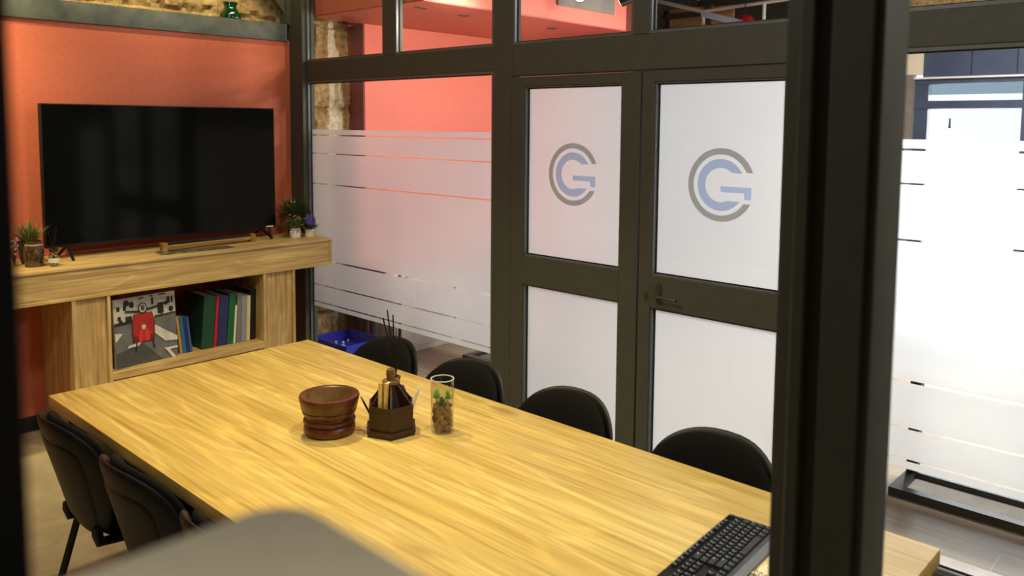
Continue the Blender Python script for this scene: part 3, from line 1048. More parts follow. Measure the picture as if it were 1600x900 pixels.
M['paper'] = plain('paper', (222, 212, 190), 0.85, 0, 0.06, 120)
M['dim_paper'] = plain('dim_paper', (150, 140, 120), 0.85, 0, 0.08, 120)
BK = [  # y, thickness, height, depth, lean, cover colour
    (2.108, 0.014, 0.225, 0.17, 0.10, (176, 142, 52), 'thin ochre booklet next to the canvas print'),
    (2.125, 0.022, 0.222, 0.17, 0.10, (42, 96, 150), 'small bright blue book beside the ochre booklet'),
    (2.150, 0.016, 0.220, 0.17, 0.10, (24, 44, 96), 'small dark blue book leaning among the small books'),
    (2.169, 0.012, 0.216, 0.17, 0.10, (52, 92, 140), 'thinnest of the small leaning blue books'),
    (2.235, 0.075, 0.318, 0.27, -0.09, (10, 62, 40), 'thick dark green binder, tallest on the shelf'),
    (2.314, 0.018, 0.312, 0.25, -0.09, (172, 26, 38), 'thin red folder beside the thick green binder'),
    (2.336, 0.058, 0.305, 0.25, -0.09, (32, 40, 96), 'thick navy blue binder on the shelf'),
    (2.400, 0.040, 0.312, 0.25, -0.09, (14, 92, 54), 'green book right of the navy binder'),
    (2.443, 0.012, 0.235, 0.20, -0.08, (228, 226, 216), 'thin white booklet between green and grey books'),
    (2.460, 0.032, 0.305, 0.21, -0.06, (120, 118, 112), 'grey book right of the thin white booklet'),
    (2.495, 0.034, 0.290, 0.21, -0.05, (138, 150, 164), 'pale blue-grey book left of the cream one'),
    (2.532, 0.022, 0.285, 0.20, -0.04, (226, 206, 156), 'cream book beside the black one'),
    (2.557, 0.036, 0.318, 0.21, -0.03, (18, 18, 18), 'black book at the right end of the shelf'),
]
for y, th, h, dp, ln, cc, lab in BK:
    # leaning books touch at their feet; pivot keeps the lower edge on the shelf
    t = book(y, th, h, dp, ln, cc, 'paper' if sum(cc) > 300 else 'dim_paper', 'binder' if 'binder' in lab or 'folder' in lab else 'book', lab)
    if ln < 0:
        t.location.z += math.sin(-ln) * th

# things in front of the television
bl = MB().box(-0.055, -0.215, 0, 0.055, 0.215, 0.004, 0.001, 1).build('booklet', mottled('dark_printed_cover', (28, 28, 30), (120, 116, 112), 20, 0.3, 0))
bl.location = (-4.660, 2.225, 0.99)
bl.rotation_euler = (0, 0, -0.06)
tag(bl, 'dark printed booklet lying flat in front of the television', 'booklet')
st = thing('wooden_bar', 'long brown-gold wooden bar with square end caps under the television', 'ornament', (-4.755, 2.36, 0.99), 0.04)
M['gold_wood'] = wood('gold_brown_wood', 'Y', srgb(172, 134, 60), srgb(140, 104, 40), srgb(96, 68, 26), 0.35, 0.6)
MB().box(-0.014, -0.29, 0.014, 0.014, 0.29, 0.036, 0.003, 2).build('bar', 'gold_wood', st, angle=30)
MB().box(-0.016, -0.285, 0.0365, 0.012, 0.27, 0.052, 0.002, 2).build('dark_top', 'black_plastic', st, angle=30)['label'] = 'black upper strip'
for s in (-1, 1):
    MB().box(-0.022, s * 0.29 - 0.016, 0.0, 0.022, s * 0.29 + 0.016, 0.052, 0.003, 2).build('end_cap', 'gold_wood', st, angle=30)

# ------------------------------------------------------------------ plants on the unit
M['leaf_green'] = mottled('leaf_green', (44, 84, 34), (104, 140, 60), 30, 0.5, 0)
M['leaf_dark'] = mottled('leaf_dark', (30, 62, 30), (72, 104, 52), 30, 0.5, 0)
M['leaf_grass'] = mottled('grass_green', (60, 82, 30), (128, 132, 62), 20, 0.55, 0)
M['orange'] = mottled('orange_petals', (206, 96, 30), (236, 150, 60), 60, 0.6, 0)
M['pink'] = mottled('pink_petals', (216, 120, 96), (238, 170, 150), 60, 0.6, 0)
M['purple'] = mottled('lavender', (62, 52, 128), (104, 92, 176), 60, 0.7, 0)
M['white_pot'] = plain('white_ceramic', (226, 222, 208), 0.35, 0, 0.03, 20)
M['cream_pot'] = mottled('cream_and_tan_pot', (196, 174, 116), (232, 226, 206), 12, 0.5, 0)
M['grey_pot'] = mottled('slate_pot', (44, 48, 54), (70, 76, 84), 20, 0.5, 0.1)
M['dark_pot'] = plain('dark_pot', (26, 30, 24), 0.45, 0, 0.15, 20)
M['twine'] = plain('twine', (84, 62, 40), 0.9, 0, 0.2, 90)
M['soil'] = mottled('soil', (46, 34, 24), (80, 62, 44), 60, 0.95, 0.3)
rnd = random.Random(3)


def pot(prof, mat, parent, soil_r, soil_z):
    MB().lathe(prof, 28).build('pot', mat, parent)
    MB().lathe([(0, soil_z + 0.003), (soil_r * 0.7, soil_z + 0.002), (soil_r, soil_z)], 20).build('soil', 'soil', parent)


def foliage(parent, mat, n, r, z0, z1, ll, lw, up=0.5, base_r=0.012, name='foliage'):
    b = MB()
    for i in range(n):
        a = rnd.uniform(0, 2 * PI)
        t = rnd.random() ** 0.6
        rr = r * t
        p = (rr * math.cos(a), rr * math.sin(a), z0 + (z1 - z0) * rnd.random() * (1 - 0.5 * t * t))
        b.leaf(p, (math.cos(a) * (0.3 + t), math.sin(a) * (0.3 + t), up + rnd.uniform(-0.3, 0.6)), ll * rnd.uniform(0.7, 1.2), lw * rnd.uniform(0.8, 1.2), bend=-0.2)
    for i in range(9):
        a = i * 0.7
        b.tube([(0.3 * base_r * math.cos(a), 0.3 * base_r * math.sin(a), z0 - 0.02), (r * 0.35 * math.cos(a), r * 0.35 * math.sin(a), (z0 + z1) / 2), (r * 0.6 * math.cos(a), r * 0.6 * math.sin(a), z1 * 0.95)], 0.0012, 5)
    return b.build(name, mat, parent, angle=80)


# white pot with orange flowers
pl = thing('flower_pot', 'small white pot of orange flowers on the right of the oak unit', 'potted plant', (-4.745, 2.955, 0.99), 0, 'potted plants at the right end of the unit')
pot([(0, 0), (0.034, 0), (0.037, 0.006), (0.037, 0.045), (0.033, 0.052), (0.034, 0.060), (0.030, 0.060), (0.028, 0.05), (0, 0.05)], 'white_pot', pl, 0.027, 0.051)
foliage(pl, 'leaf_green', 130, 0.062, 0.060, 0.125, 0.030, 0.014)
for i in range(13):
    a, rr = rnd.uniform(0, 2 * PI), rnd.uniform(0.02, 0.078)
    c = Vector((rr * math.cos(a), rr * math.sin(a), rnd.uniform(0.085, 0.165) - rr * 0.3))
    fl = MB()
    for k in range(5):
        d = Vector((math.cos(k * 1.257), math.sin(k * 1.257), 0.5))
        fl.leaf(c, d, 0.013, 0.011, bend=-0.3)
    fl.blob(c + Vector((0, 0, 0.003)), 0.003, 0, 0, 1)
    fl.build('flower', 'orange' if i % 3 else 'pink', pl)
tw = MB()
tw.lathe([(0.0345, 0.050), (0.0365, 0.052), (0.0345, 0.054)], 24)
tw.tube([(0.034, -0.012, 0.052), (0.043, -0.012, 0.044), (0.040, -0.020, 0.032)], 0.002, 6)
tw.tube([(0.034, -0.012, 0.052), (0.045, -0.004, 0.046), (0.041, 0.004, 0.036)], 0.002, 6)
tw.build('twine_bow', 'twine', pl)
# dark grey pot with bushy green
pl = thing('green_plant_pot', 'bushy green plant in a dark slate pot behind the flower pots', 'potted plant', (-4.880, 3.030, 0.99), 0, 'potted plants at the right end of the unit')
pot([(0, 0), (0.030, 0), (0.040, 0.02), (0.042, 0.06), (0.034, 0.10), (0.036, 0.11), (0.031, 0.11), (0.030, 0.095), (0, 0.095)], 'grey_pot', pl, 0.029, 0.096)
foliage(pl, 'leaf_dark', 420, 0.095, 0.11, 0.235, 0.042, 0.008, 0.8)
foliage(pl, 'leaf_green', 120, 0.105, 0.13, 0.245, 0.030, 0.007, 0.9)
bb_ = MB()
for i in range(10):
    a, rr = rnd.uniform(0, 2 * PI), rnd.uniform(0.01, 0.08)
    bb_.blob((rr * math.cos(a), rr * math.sin(a), rnd.uniform(0.17, 0.245) - rr * .4), 0.006, 0.2, i, 1)
bb_.build('buds', 'white_pot', pl)['label'] = 'small white buds'
# cream pot with lavender
pl = thing('lavender_pot', 'cream pot of purple lavender at the right corner of the oak unit', 'potted plant', (-4.725, 3.058, 0.99), 0, 'potted plants at the right end of the unit')
pot([(0, 0), (0.036, 0), (0.037, 0.004), (0.037, 0.048), (0.034, 0.052), (0.031, 0.052), (0.030, 0.044), (0, 0.044)], 'cream_pot', pl, 0.030, 0.045)
foliage(pl, 'leaf_green', 120, 0.040, 0.052, 0.085, 0.028, 0.012)
lv = MB()
for i in range(46):
    a, rr = rnd.uniform(0, 2 * PI), 0.036 * rnd.random() ** 0.6
    x, y = rr * math.cos(a), rr * math.sin(a)
    h = rnd.uniform(0.11, 0.165) - rr * 0.7
    lv.tube([(x * 0.5, y * 0.5, 0.05), (x, y, h - 0.04)], 0.0012, 5)
    lv.tube([(x, y, h - 0.045), (x * 1.03, y * 1.03, h - 0.02), (x * 1.06, y * 1.06, h)], 0.006, 7, radii=[0.0035, 0.0065, 0.002])
lv.build('lavender_spikes', 'purple', pl)
# left group
pl = thing('grass_pot', 'spiky grass plant in a dark pot left of the television', 'potted plant', (-4.842, 1.392, 0.99))
pot([(0, 0), (0.040, 0), (0.050, 0.03), (0.056, 0.11), (0.058, 0.12), (0.053, 0.12), (0.05, 0.11), (0, 0.11)], 'dark_pot', pl, 0.05, 0.111)
g = MB()
for i in range(150):
    a = rnd.uniform(0, 2 * PI)
    sp = rnd.uniform(0.0, 0.95)
    r0 = rnd.uniform(0, 0.035)
    g.leaf((r0 * math.cos(a), r0 * math.sin(a), 0.11), (math.cos(a) * sp, math.sin(a) * sp, 1.0), rnd.uniform(0.07, 0.135), 0.006, bend=-0.35 * sp)
g.build('grass_blades', 'leaf_grass', pl, angle=80)
pl = thing('patterned_jar', 'dark patterned glass jar with a pale twine loop in front of the grass pot', 'jar', (-4.725, 1.378, 0.99))
M['smoky'] = mottled('smoky_patterned_glass', (26, 18, 12), (104, 78, 52), 34, 0.15, 0.4, 0.004)
MB().lathe([(0, 0), (0.044, 0), (0.046, 0.004), (0.046, 0.085), (0.038, 0.105), (0.040, 0.125), (0.036, 0.125), (0.034, 0.105), (0.041, 0.083), (0.041, 0.01), (0, 0.01)], 30).build('jar_body', 'smoky', pl)
MB().lathe([(0.038, 0.106), (0.043, 0.112), (0.041, 0.120), (0.0395, 0.112)], 24).build('rim_twine', plain('pale_twine', (150, 132, 96), 0.9, 0, 0.2, 90), pl)
t_ = MB()
t_.tube([(0.03, -0.034, 0.113), (0.03, -0.054, 0.106), (0.03, -0.056, 0.07), (0.02, -0.048, 0.03)], 0.004, 7)
t_.build('twine_loop', M['twine'], pl)
pl = thing('dried_flowers', 'sprig of small white dried flowers beside the dark patterned jar', 'flowers', (-4.80, 1.305, 0.99))
d_ = MB()
for i in range(16):
    a, rr = rnd.uniform(0, 2 * PI), rnd.uniform(0.005, 0.03)
    h = rnd.uniform(0.06, 0.155)
    d_.tube([(0, 0, 0.0), (rr * 0.5 * math.cos(a), rr * 0.5 * math.sin(a), h * 0.5), (rr * math.cos(a), rr * math.sin(a), h)], 0.001, 5)
    d_.mi = 1
    d_.blob((rr * math.cos(a), rr * math.sin(a), h), 0.006, 0.4, i, 1)
    d_.mi = 0
d_.build('sprigs', ['twine', 'white_pot'], pl)
M['bottle_glass'] = glass('bottle_glass', (0.86, 0.90, 0.86, 1), 1.5, 0.02)
pl = thing('reed_bottle', 'little clear glass bottle with dark reeds by the left television foot', 'bottle', (-4.660, 1.452, 0.99))
MB().lathe([(0, 0), (0.025, 0), (0.027, 0.004), (0.027, 0.058), (0.019, 0.072), (0.020, 0.076), (0.020, 0.092), (0.017, 0.092), (0.016, 0.076), (0.023, 0.058), (0.023, 0.006), (0, 0.006)], 26).build('bottle_body', 'bottle_glass', pl)
MB().lathe([(0.0274, 0.020), (0.0274, 0.045)], 26).build('paper_label', plain('label_paper', (214, 206, 180), 0.7, 0, 0.15, 60), pl)
MB().lathe([(0.020, 0.077), (0.0215, 0.078), (0.0215, 0.091), (0.0205, 0.092)], 26).build('collar', 'gasket', pl)
r_ = MB()
for i, (dx, dy) in enumerate(((-0.01, -0.012), (0.006, 0.004), (0.012, -0.004), (-0.004, 0.012))):
    r_.tube([(-dx * 0.8, -dy * 0.8, 0.008), (dx * 1.8, dy * 1.8, 0.205)], 0.0014, 6)
r_.build('reeds', 'black_plastic', pl)

# green bottle on the beam
M['green_glass'] = plain('green_bottle_glass', (14, 58, 38), 0.08, 0, 0.1, 8, coat=0.5)
gb = MB().lathe([(0, 0), (0.068, 0), (0.070, 0.006), (0.068, 0.03), (0.048, 0.062), (0.040, 0.075), (0.040, 0.092), (0.047, 0.100), (0.047, 0.112), (0.034, 0.112), (0.034, 0.09), (0, 0.09)], 36).build('green_bottle', 'green_glass')
gb.location = (-5.105, 2.715, 2.431)
tag(gb, 'dark green glass bottle with a wide lip on the grey steel beam', 'bottle')

# ------------------------------------------------------------------ things on the table
# turned wooden bowl
bw = thing('wooden_bowl', 'turned reddish wooden bowl with carved rings on the table', 'bowl', (-2.190, 1.480, TZ))
MB().lathe([(0, 0), (0.070, 0), (0.080, 0.004), (0.083, 0.015), (0.082, 0.028), (0.076, 0.034), (0.078, 0.038), (0.084, 0.042), (0.083, 0.048), (0.074, 0.053),
            (0.074, 0.058), (0.082, 0.064), (0.086, 0.072), (0.087, 0.078), (0.085, 0.080), (0.089, 0.084), (0.095, 0.112), (0.097, 0.120), (0.095, 0.126),
            (0.080, 0.127), (0.076, 0.124)], 64).build('bowl_body', 'bowl_wood', bw, angle=50)
MB().lathe([(0.076, 0.124), (0.074, 0.110), (0.070, 0.070), (0.058, 0.048), (0.035, 0.040), (0, 0.038)], 64).build('hollow', 'bowl_inside', bw)['label'] = 'worn paler inside of the bowl'

# hexagonal desk organiser
og = thing('desk_organiser', 'dark hexagonal wooden desk organiser with a knob on top', 'desk organiser', (-2.050, 1.622, TZ), math.atan2(-1.622, 2.05))


def hexp(r, n=6):
    return [(r * math.cos(k * 2 * PI / n), r * math.sin(k * 2 * PI / n)) for k in range(n)]


xyz = lambda u, v, t: (u, v, t)
bs = MB()
bs.prism(hexp(0.086), xyz, 0.0, 0.010)
bs.prism(hexp(0.090), xyz, 0.010, 0.022)
bs.build('base', 'dark_wood', og, smooth=False)
bx = MB()
ro, ri = 0.081, 0.074
H0, H1 = 0.022, 0.098
O, I = hexp(ro), hexp(ri)
for k in range(6):
    k2 = (k + 1) % 6
    o0, o1, i0, i1 = O[k], O[k2], I[k], I[k2]
    bx.quad((*o0, H0), (*o1, H0), (*o1, H1), (*o0, H1))
    bx.quad((*i0, H1), (*i1, H1), (*i1, H0), (*i0, H0))
    bx.quad((*o0, H1), (*o1, H1), (*i1, H1), (*i0, H1))
bx.build('box_wall', 'dark_wood', og, smooth=False)
co = MB()
lo, hi = hexp(0.052), hexp(0.018)
for k in range(6):
    k2 = (k + 1) % 6
    co.quad((*lo[k], 0.022), (*lo[k2], 0.022), (*hi[k2], 0.160), (*hi[k], 0.160))
co.build('core', 'dark_wood', og, smooth=False)
for k in range(6):
    a = k * PI / 3
    f_ = MB()
    f_.prism([(0.0735, 0.024), (0.0735, 0.1005), (0.020, 0.166), (0.020, 0.150), (0.052, 0.024)],
             lambda u, v, t: (u * math.cos(a) - t * math.sin(a), u * math.sin(a) + t * math.cos(a), v), -0.0035, 0.0035)
    f_.build('divider', 'dark_wood', og, smooth=False)
MB().lathe([(0, 0.158), (0.026, 0.158), (0.029, 0.162), (0.029, 0.170), (0.024, 0.173), (0.015, 0.174), (0.0135, 0.180), (0.0155, 0.186), (0.0155, 0.200),
            (0.012, 0.208), (0.006, 0.211), (0, 0.2115)], 28).build('knob', mottled('polished_brown_wood', (92, 66, 34), (120, 90, 50), 30, 0.25, 0), og)
# things standing in the organiser
M['ruler'] = mottled('yellow_scale_ruler', (206, 168, 84), (232, 204, 130), 20, 0.45, 0)


def place(o, loc, rot):
    o.location = loc
    o.rotation_euler = rot


A0 = math.atan2(-1.622, 2.05)
oc = Vector((-2.050, 1.622, TZ))


def in_org(a, r, z):
    return oc + Vector((r * math.cos(A0 + a), r * math.sin(A0 + a), z))


rl = thing('scale_ruler', 'yellow wooden scale ruler standing in the front of the organiser', 'ruler')
r1 = MB()
r1.box(-0.003, -0.0165, 0, 0.003, 0.0165, 0.150, 0.001, 1)
r1.mi = 1
for k in range(28):
    z = 0.008 + k * 0.005
    w_ = 0.005 if k % 5 else 0.009
    r1.box(0.003, -0.0163, z, 0.0033, -0.0163 + w_, z + 0.0007)
    r1.box(0.003, 0.0163 - w_, z, 0.0033, 0.0163, z + 0.0007)
r1.mi = 2
r1.box(0.003, -0.004, 0.0, 0.0032, 0.004, 0.15)
r1.build('rule', ['ruler', 'twine', 'gold_wood'], rl, angle=30)
p = in_org(-0.52, 0.056, 0.0235)
place(rl, p, (0, -0.10, A0 - 0.30))


def pen(name, label, base, tip, r, mat, tipmat, cat='pen'):
    t = thing(name, label, cat, base)
    d = Vector(tip) - Vector(base)
    L = d.length
    u = d.normalized()
    MB().tube([u * 0.0, u * (L * 0.80)], r, 10).build('barrel', mat, t)
    MB().tube([u * (L * 0.80 + 0.0002), u * (L * 0.93), u * L], r, 10, radii=[r * 1.02, r * 0.85, r * 0.3]).build('cap', tipmat, t)
    return t


pen('pen', 'slim black pen leaning out of the organiser toward the bowl', in_org(-1.5, 0.052, 0.030), in_org(-1.66, 0.098, 0.118), 0.0035, 'black_plastic', 'bead')
pen('pen', 'white pen leaning out of the organiser toward the glass vase', in_org(1.35, 0.052, 0.028), in_org(1.25, 0.094, 0.152), 0.0060, 'white_paint', 'white_pot')

# reed diffuser behind the organiser
rd = thing('reed_diffuser', 'brown reed diffuser with long black sticks behind the organiser', 'diffuser', (-2.175, 1.742, TZ))
M['brown_glass'] = plain('brown_glass', (60, 32, 20), 0.15, 0, 0.1, 8, coat=0.4)
MB().lathe([(0, 0), (0.034, 0), (0.036, 0.004), (0.036, 0.075), (0.030, 0.092), (0.015, 0.100), (0.014, 0.120), (0.017, 0.122), (0.017, 0.130), (0.011, 0.130), (0.010, 0.10), (0, 0.10)], 28).build('bottle', 'brown_glass', rd)
for dx, dy, L in ((-0.030, -0.036, 0.335), (-0.020, -0.024, 0.362), (-0.008, -0.006, 0.345), (0.012, 0.014, 0.285)):
    MB().tube([(-dx * 0.15, -dy * 0.15, 0.102), (dx * 0.9, dy * 0.9, L)], 0.0025, 7).build('stick', 'black_plastic', rd)

# glass vase with stones and succulents
va = thing('glass_vase', 'tall clear glass vase with brown stones and succulents on the table', 'vase', (-1.930, 1.738, TZ))
M['vase_glass'] = glass('vase_glass', (0.94, 0.95, 0.93, 1), 1.6, 0.02, 1.6)
MB().lathe([(0, 0), (0.036, 0), (0.038, 0.002), (0.038, 0.174), (0.0375, 0.1755), (0.0365, 0.176), (0.0358, 0.1755), (0.0355, 0.174), (0.0355, 0.007), (0, 0.007)], 40).build('vase_body', 'vase_glass', va, angle=50)
MB().lathe([(0.0358, 0.1745), (0.0384, 0.1745), (0.0384, 0.1772), (0.0358, 0.1772)], 40, closed=True).build('rim', plain('painted_rim_highlight', (216, 220, 214), 0.1, 0, 0.02, 10, coat=0.6), va)  # opaque pale ring paints the highlight on the clear glass edge
M['pebble'] = mottled('brown_pebble', (92, 58, 34), (166, 118, 74), 40, 0.7, 0.2)
M['pebble2'] = mottled('ochre_pebble', (120, 82, 48), (190, 146, 96), 40, 0.7, 0.2)
k = 0
for layer in range(5):
    for q in range(6):
        a = q * PI / 3 + layer * 0.55
        rr = 0.0225
        s = 0.0105 + 0.002 * rnd.random()
        st_ = MB().blob((0, 0, 0), s, 0.5, k, 2, (1.0, 0.95, 0.85)).build('pebble', 'pebble' if k % 2 else 'pebble2', va)
        st_.location = (rr * math.cos(a), rr * math.sin(a), 0.018 + layer * 0.0165)
        st_.rotation_euler = (rnd.uniform(0, 3), rnd.uniform(0, 3), 0)
        k += 1
    st_ = MB().blob((0, 0, 0), 0.012, 0.4, k, 2).build('pebble', 'pebble', va)
    st_.location = (0, 0, 0.02 + layer * 0.0165)
    k += 1
M['succulent'] = mottled('succulent_green', (110, 160, 70), (190, 215, 130), 40, 0.45, 0)
for j, (sx, sy, sz, sr) in enumerate(((-0.015, -0.011, 0.124, 0.022), (0.012, 0.013, 0.122, 0.022), (0.010, -0.012, 0.106, 0.020))):
    s_ = MB()
    for ring_ in range(5):
        n_ = 11 - ring_
        for q in range(n_):
            a = q * 2 * PI / n_ + ring_ * 0.4
            el = 0.05 + ring_ * 0.27
            s_.leaf((sx, sy, sz - 0.012 + ring_ * 0.003), (math.cos(a) * math.cos(el), math.sin(a) * math.cos(el), math.sin(el)), sr * (1.05 - 0.06 * ring_), 0.0058, bend=0.0)
    s_.tube([(sx, sy, 0.09), (sx, sy, sz - 0.008)], 0.003, 7)
    s_.build('succulent', 'succulent' if j < 2 else 'leaf_dark', va, angle=60)

# keyboard at the right end of the table
kb = thing('keyboard', 'black computer keyboard at the right end of the table', 'keyboard', (-0.872, 1.630, TZ), 0.065)
M['key'] = plain('key_plastic', (30, 31, 31), 0.42, 0, 0.05, 40)
M['legend'] = plain('white_legend', (200, 202, 200), 0.5, 0, 0.02, 40)
L2 = 0.222
bd = MB()
bd.box(-0.072, -L2, 0.002, 0.058, L2, 0.016, 0.004, 2)
bd.build('keyboard_body', 'black_plastic', kb, angle=30)
MB().prism([(0.0585, 0.002), (0.076, 0.002), (0.074, 0.006), (0.0585, 0.0155)], lambda u, v, t: (u, t, v), -L2 + 0.003, L2 - 0.003).build('front_slope', 'bead', kb, smooth=False)['label'] = 'grey sloping front edge'
U = 0.0185
rows = []
# x grows toward the space bar; y from the escape end (+) toward the keypad (-)
rows.append((-0.058, [1, -1, 1, 1, 1, 1, -.5, 1, 1, 1, 1, -.5, 1, 1, 1, 1, -.25, 1, 1, 1], 0.8))
rows.append((-0.0345, [1] * 13 + [2, -.25, 1, 1, 1, -.25, 1, 1, 1, 1], 1))
rows.append((-0.0160, [1.5] + [1] * 12 + [1.5, -.25, 1, 1, 1, -.25, 1, 1, 1, 1], 1))
rows.append((0.0025, [1.75] + [1] * 11 + [2.25, -3.5, 1, 1, 1], 1))
rows.append((0.0210, [1.25] + [1] * 11 + [2.75, -1.25, 1, -1.25, 1, 1, 1, 1], 1))
rows.append((0.0395, [1.25, 1.25, 1.25, 6.25, 1.25, 1.25, 1.25, 1.25, -.25, 1, 1, 1, -.25, 2, 1], 1))
nk = 0
for x, ks, hs in rows:
    y = L2 - 0.012
    for q in ks:
        if q < 0:
            y += q * U * 0.93
            continue
        wy = q * U * 0.93
        kx = U * 0.46 * hs
        kk = MB()
        a0, a1 = x - kx, x + kx
        b0, b1 = y - wy + 0.0012, y - 0.0012
        zz = 0.0165
        t_in = 0.0022
        v_ = [kk.bm.verts.new(p) for p in ((a0, b0, zz), (a1, b0, zz), (a1, b1, zz), (a0, b1, zz),
              (a0 + t_in, b0 + t_in, zz + 0.007), (a1 - t_in * 0.6, b0 + t_in, zz + 0.0064), (a1 - t_in * 0.6, b1 - t_in, zz + 0.0064), (a0 + t_in, b1 - t_in, zz + 0.007))]
        for f4 in ((0, 3, 2, 1), (4, 5, 6, 7), (0, 1, 5, 4), (1, 2, 6, 5), (2, 3, 7, 6), (3, 0, 4, 7)):
            kk.bm.faces.new([v_[i] for i in f4])
        if q < 3:
            kk.mi = 1
            lx, ly = a0 + 0.0055, b1 - 0.0062
            kk.box(lx - 0.0011, ly - 0.0010 - (0.004 if q > 1.6 else 0), zz + 0.0071, lx + 0.0010, ly + 0.0010, zz + 0.0073)
            if nk % 2 and q == 1:
                kk.box(lx + 0.003, ly - 0.006, zz + 0.0069, lx + 0.005, ly - 0.004, zz + 0.0071)
        kk.build('key', ['key', 'legend'], kb, smooth=False)
        nk += 1
        y -= wy
ms = MB()
ms.box(-0.0705, -0.06, 0.0163, -0.067, 0.165, 0.0172)
ms.mi = 1
for i in range(9):
    ms.box(-0.0697, -0.05 + i * 0.025, 0.0172, -0.068, -0.047 + i * 0.025, 0.0174)
ms.build('media_strip', ['bead', 'legend'], kb, smooth=False)

np_ = thing('spiral_notepad', 'cream spiral notepad beside the keyboard at the table end', 'notepad', (-0.700, 1.720, TZ), -0.18)
M['cream'] = plain('cream_card', (232, 222, 182), 0.8, 0, 0.04, 60)
MB().box(-0.075, -0.10, 0.0, 0.075, 0.10, 0.012, 0.001, 1).build('pages', 'cream', np_, angle=30)
sp_ = MB()
for i in range(12):
    yy = -0.066 + i * 0.012
    sp_.tube([(yy, -0.095 + 0.0075 * math.cos(a), 0.0098 + 0.0088 * math.sin(a)) for a in [q * PI / 6 for q in range(13)]], 0.0009, 5)
sp_.build('spiral', 'twine', np_)

# blurred grey cabinet corner right in front of the viewer
gc = thing('grey_cabinet', 'out-of-focus pale grey cabinet with a rounded corner in the near foreground', 'cabinet', (0, 0, 0))


def rounded(x0, y0, x1, y1, r, n=8):
    pts = []
    for cx, cy, a0 in ((x1 - r, y1 - r, 0), (x0 + r, y1 - r, PI / 2), (x0 + r, y0 + r, PI), (x1 - r, y0 + r, 3 * PI / 2)):
        pts += [(cx + r * math.cos(a0 + PI / 2 * k / n), cy + r * math.sin(a0 + PI / 2 * k / n)) for k in range(n + 1)]
    return pts


CZ = 1.580
MB().prism(rounded(-0.3177, -0.42, 0.12, 0.1925, 0.022), xyz, CZ - 0.03, CZ).build('cabinet_top', 'grey_shelf', gc, angle=40)
MB().prism(rounded(-0.308, -0.41, 0.11, 0.170, 0.025), xyz, 0.0, CZ - 0.0305).build('carcass', 'grey_shelf', gc, angle=40)

# ------------------------------------------------------------------ things beyond the glass
# blue basin behind the table
bs_ = thing('blue_tray', 'blue plastic tray on a low black stand behind the far table corner', 'tray', (-4.88, 3.47, 0.10), 0.0)
M['blue'] = plain('blue_plastic', (34, 54, 170), 0.3, 0, 0.06, 20)
t_ = MB()
for (x0, y0, z0, x1, y1, z1) in ((-0.20, -0.17, 0, 0.20, 0.15, 0.012), (-0.21, -0.18, 0.0, -0.195, 0.16, 0.09), (0.195, -0.18, 0, 0.21, 0.16, 0.09), (-0.21, -0.18, 0, 0.21, -0.165, 0.09), (-0.21, 0.145, 0, 0.21, 0.16, 0.09)):
    t_.box(x0, y0, z0, x1, y1, z1, 0.004, 1)
t_.build('tray_body', 'blue', bs_)
cr = MB()
for i in range(14):
    cr.blob((rnd.uniform(-0.18, 0.18), rnd.uniform(-0.1, 0.1), 0.018), rnd.uniform(0.006, 0.012), 0.5, i, 1)
cr.build('tray_sparkles', 'white_paint', bs_)  # white blobs stand in for glints of light inside the tray
sd = thing('low_stand', 'low black metal stand under the blue tray', 'stand', (-4.88, 3.47, 0))
MB().box(-0.20, -0.16, 0.079, 0.20, 0.15, 0.099, 0.003, 1).build('stand_top', 'black_metal', sd, angle=30)
for sx in (-1, 1):
    for sy in (-1, 1):
        MB().box(sx * 0.18 - 0.012, sy * 0.13 - 0.012, 0, sx * 0.18 + 0.012, sy * 0.13 + 0.012, 0.078).build('leg', 'black_metal', sd, smooth=False)
# narrow black console against the stone pier
sb = thing('narrow_console', 'narrow black console with flat legs against the stone pier', 'table', (-5.0, 3.67, 0), 0.0)
MB().box(-0.115, -0.02, 0.66, 0.30, 0.03, 0.69, 0.003, 1).build('tabletop', 'black_metal', sb, angle=30)
for x, w_ in ((-0.09, 0.024), (0.05, 0.016), (0.14, 0.018)):
    MB().box(x - w_, -0.012, 0, x + w_, 0.012, 0.659).build('leg', 'black_metal', sb, smooth=False)
ps = thing('sign_pole', 'slim black pole on a round foot beside the low pale cabinet', 'pole', (-4.57, 3.70, 0.0))
MB().lathe([(0, 0), (0.10, 0), (0.10, 0.008), (0.02, 0.014), (0, 0.014)], 28).build('foot', 'black_metal', ps)
MB().tube([(0, 0, 0.0145), (0, 0, 1.15)], 0.013, 10).build('pole', 'black_metal', ps)
lc = thing('low_cabinet', 'low pale mottled cabinet along the coral wall behind the chairs', 'cabinet', (0, 0, 0))
MB().box(-4.995, 3.78, 0.0, -4.74, 5.6, 0.60, 0.004, 1).build('carcass', 'pale_floor', lc, angle=30)
MB().box(-4.998, 3.76, 0.6005, -4.72, 5.62, 0.63, 0.004, 1).build('cabinet_top', 'white_paint', lc, angle=30)
for k in range(3):
    MB().box(-4.739, 3.80 + k * 0.60, 0.05, -4.725, 4.38 + k * 0.60, 0.58, 0.003, 1).build('door', 'pale_floor', lc, angle=30)
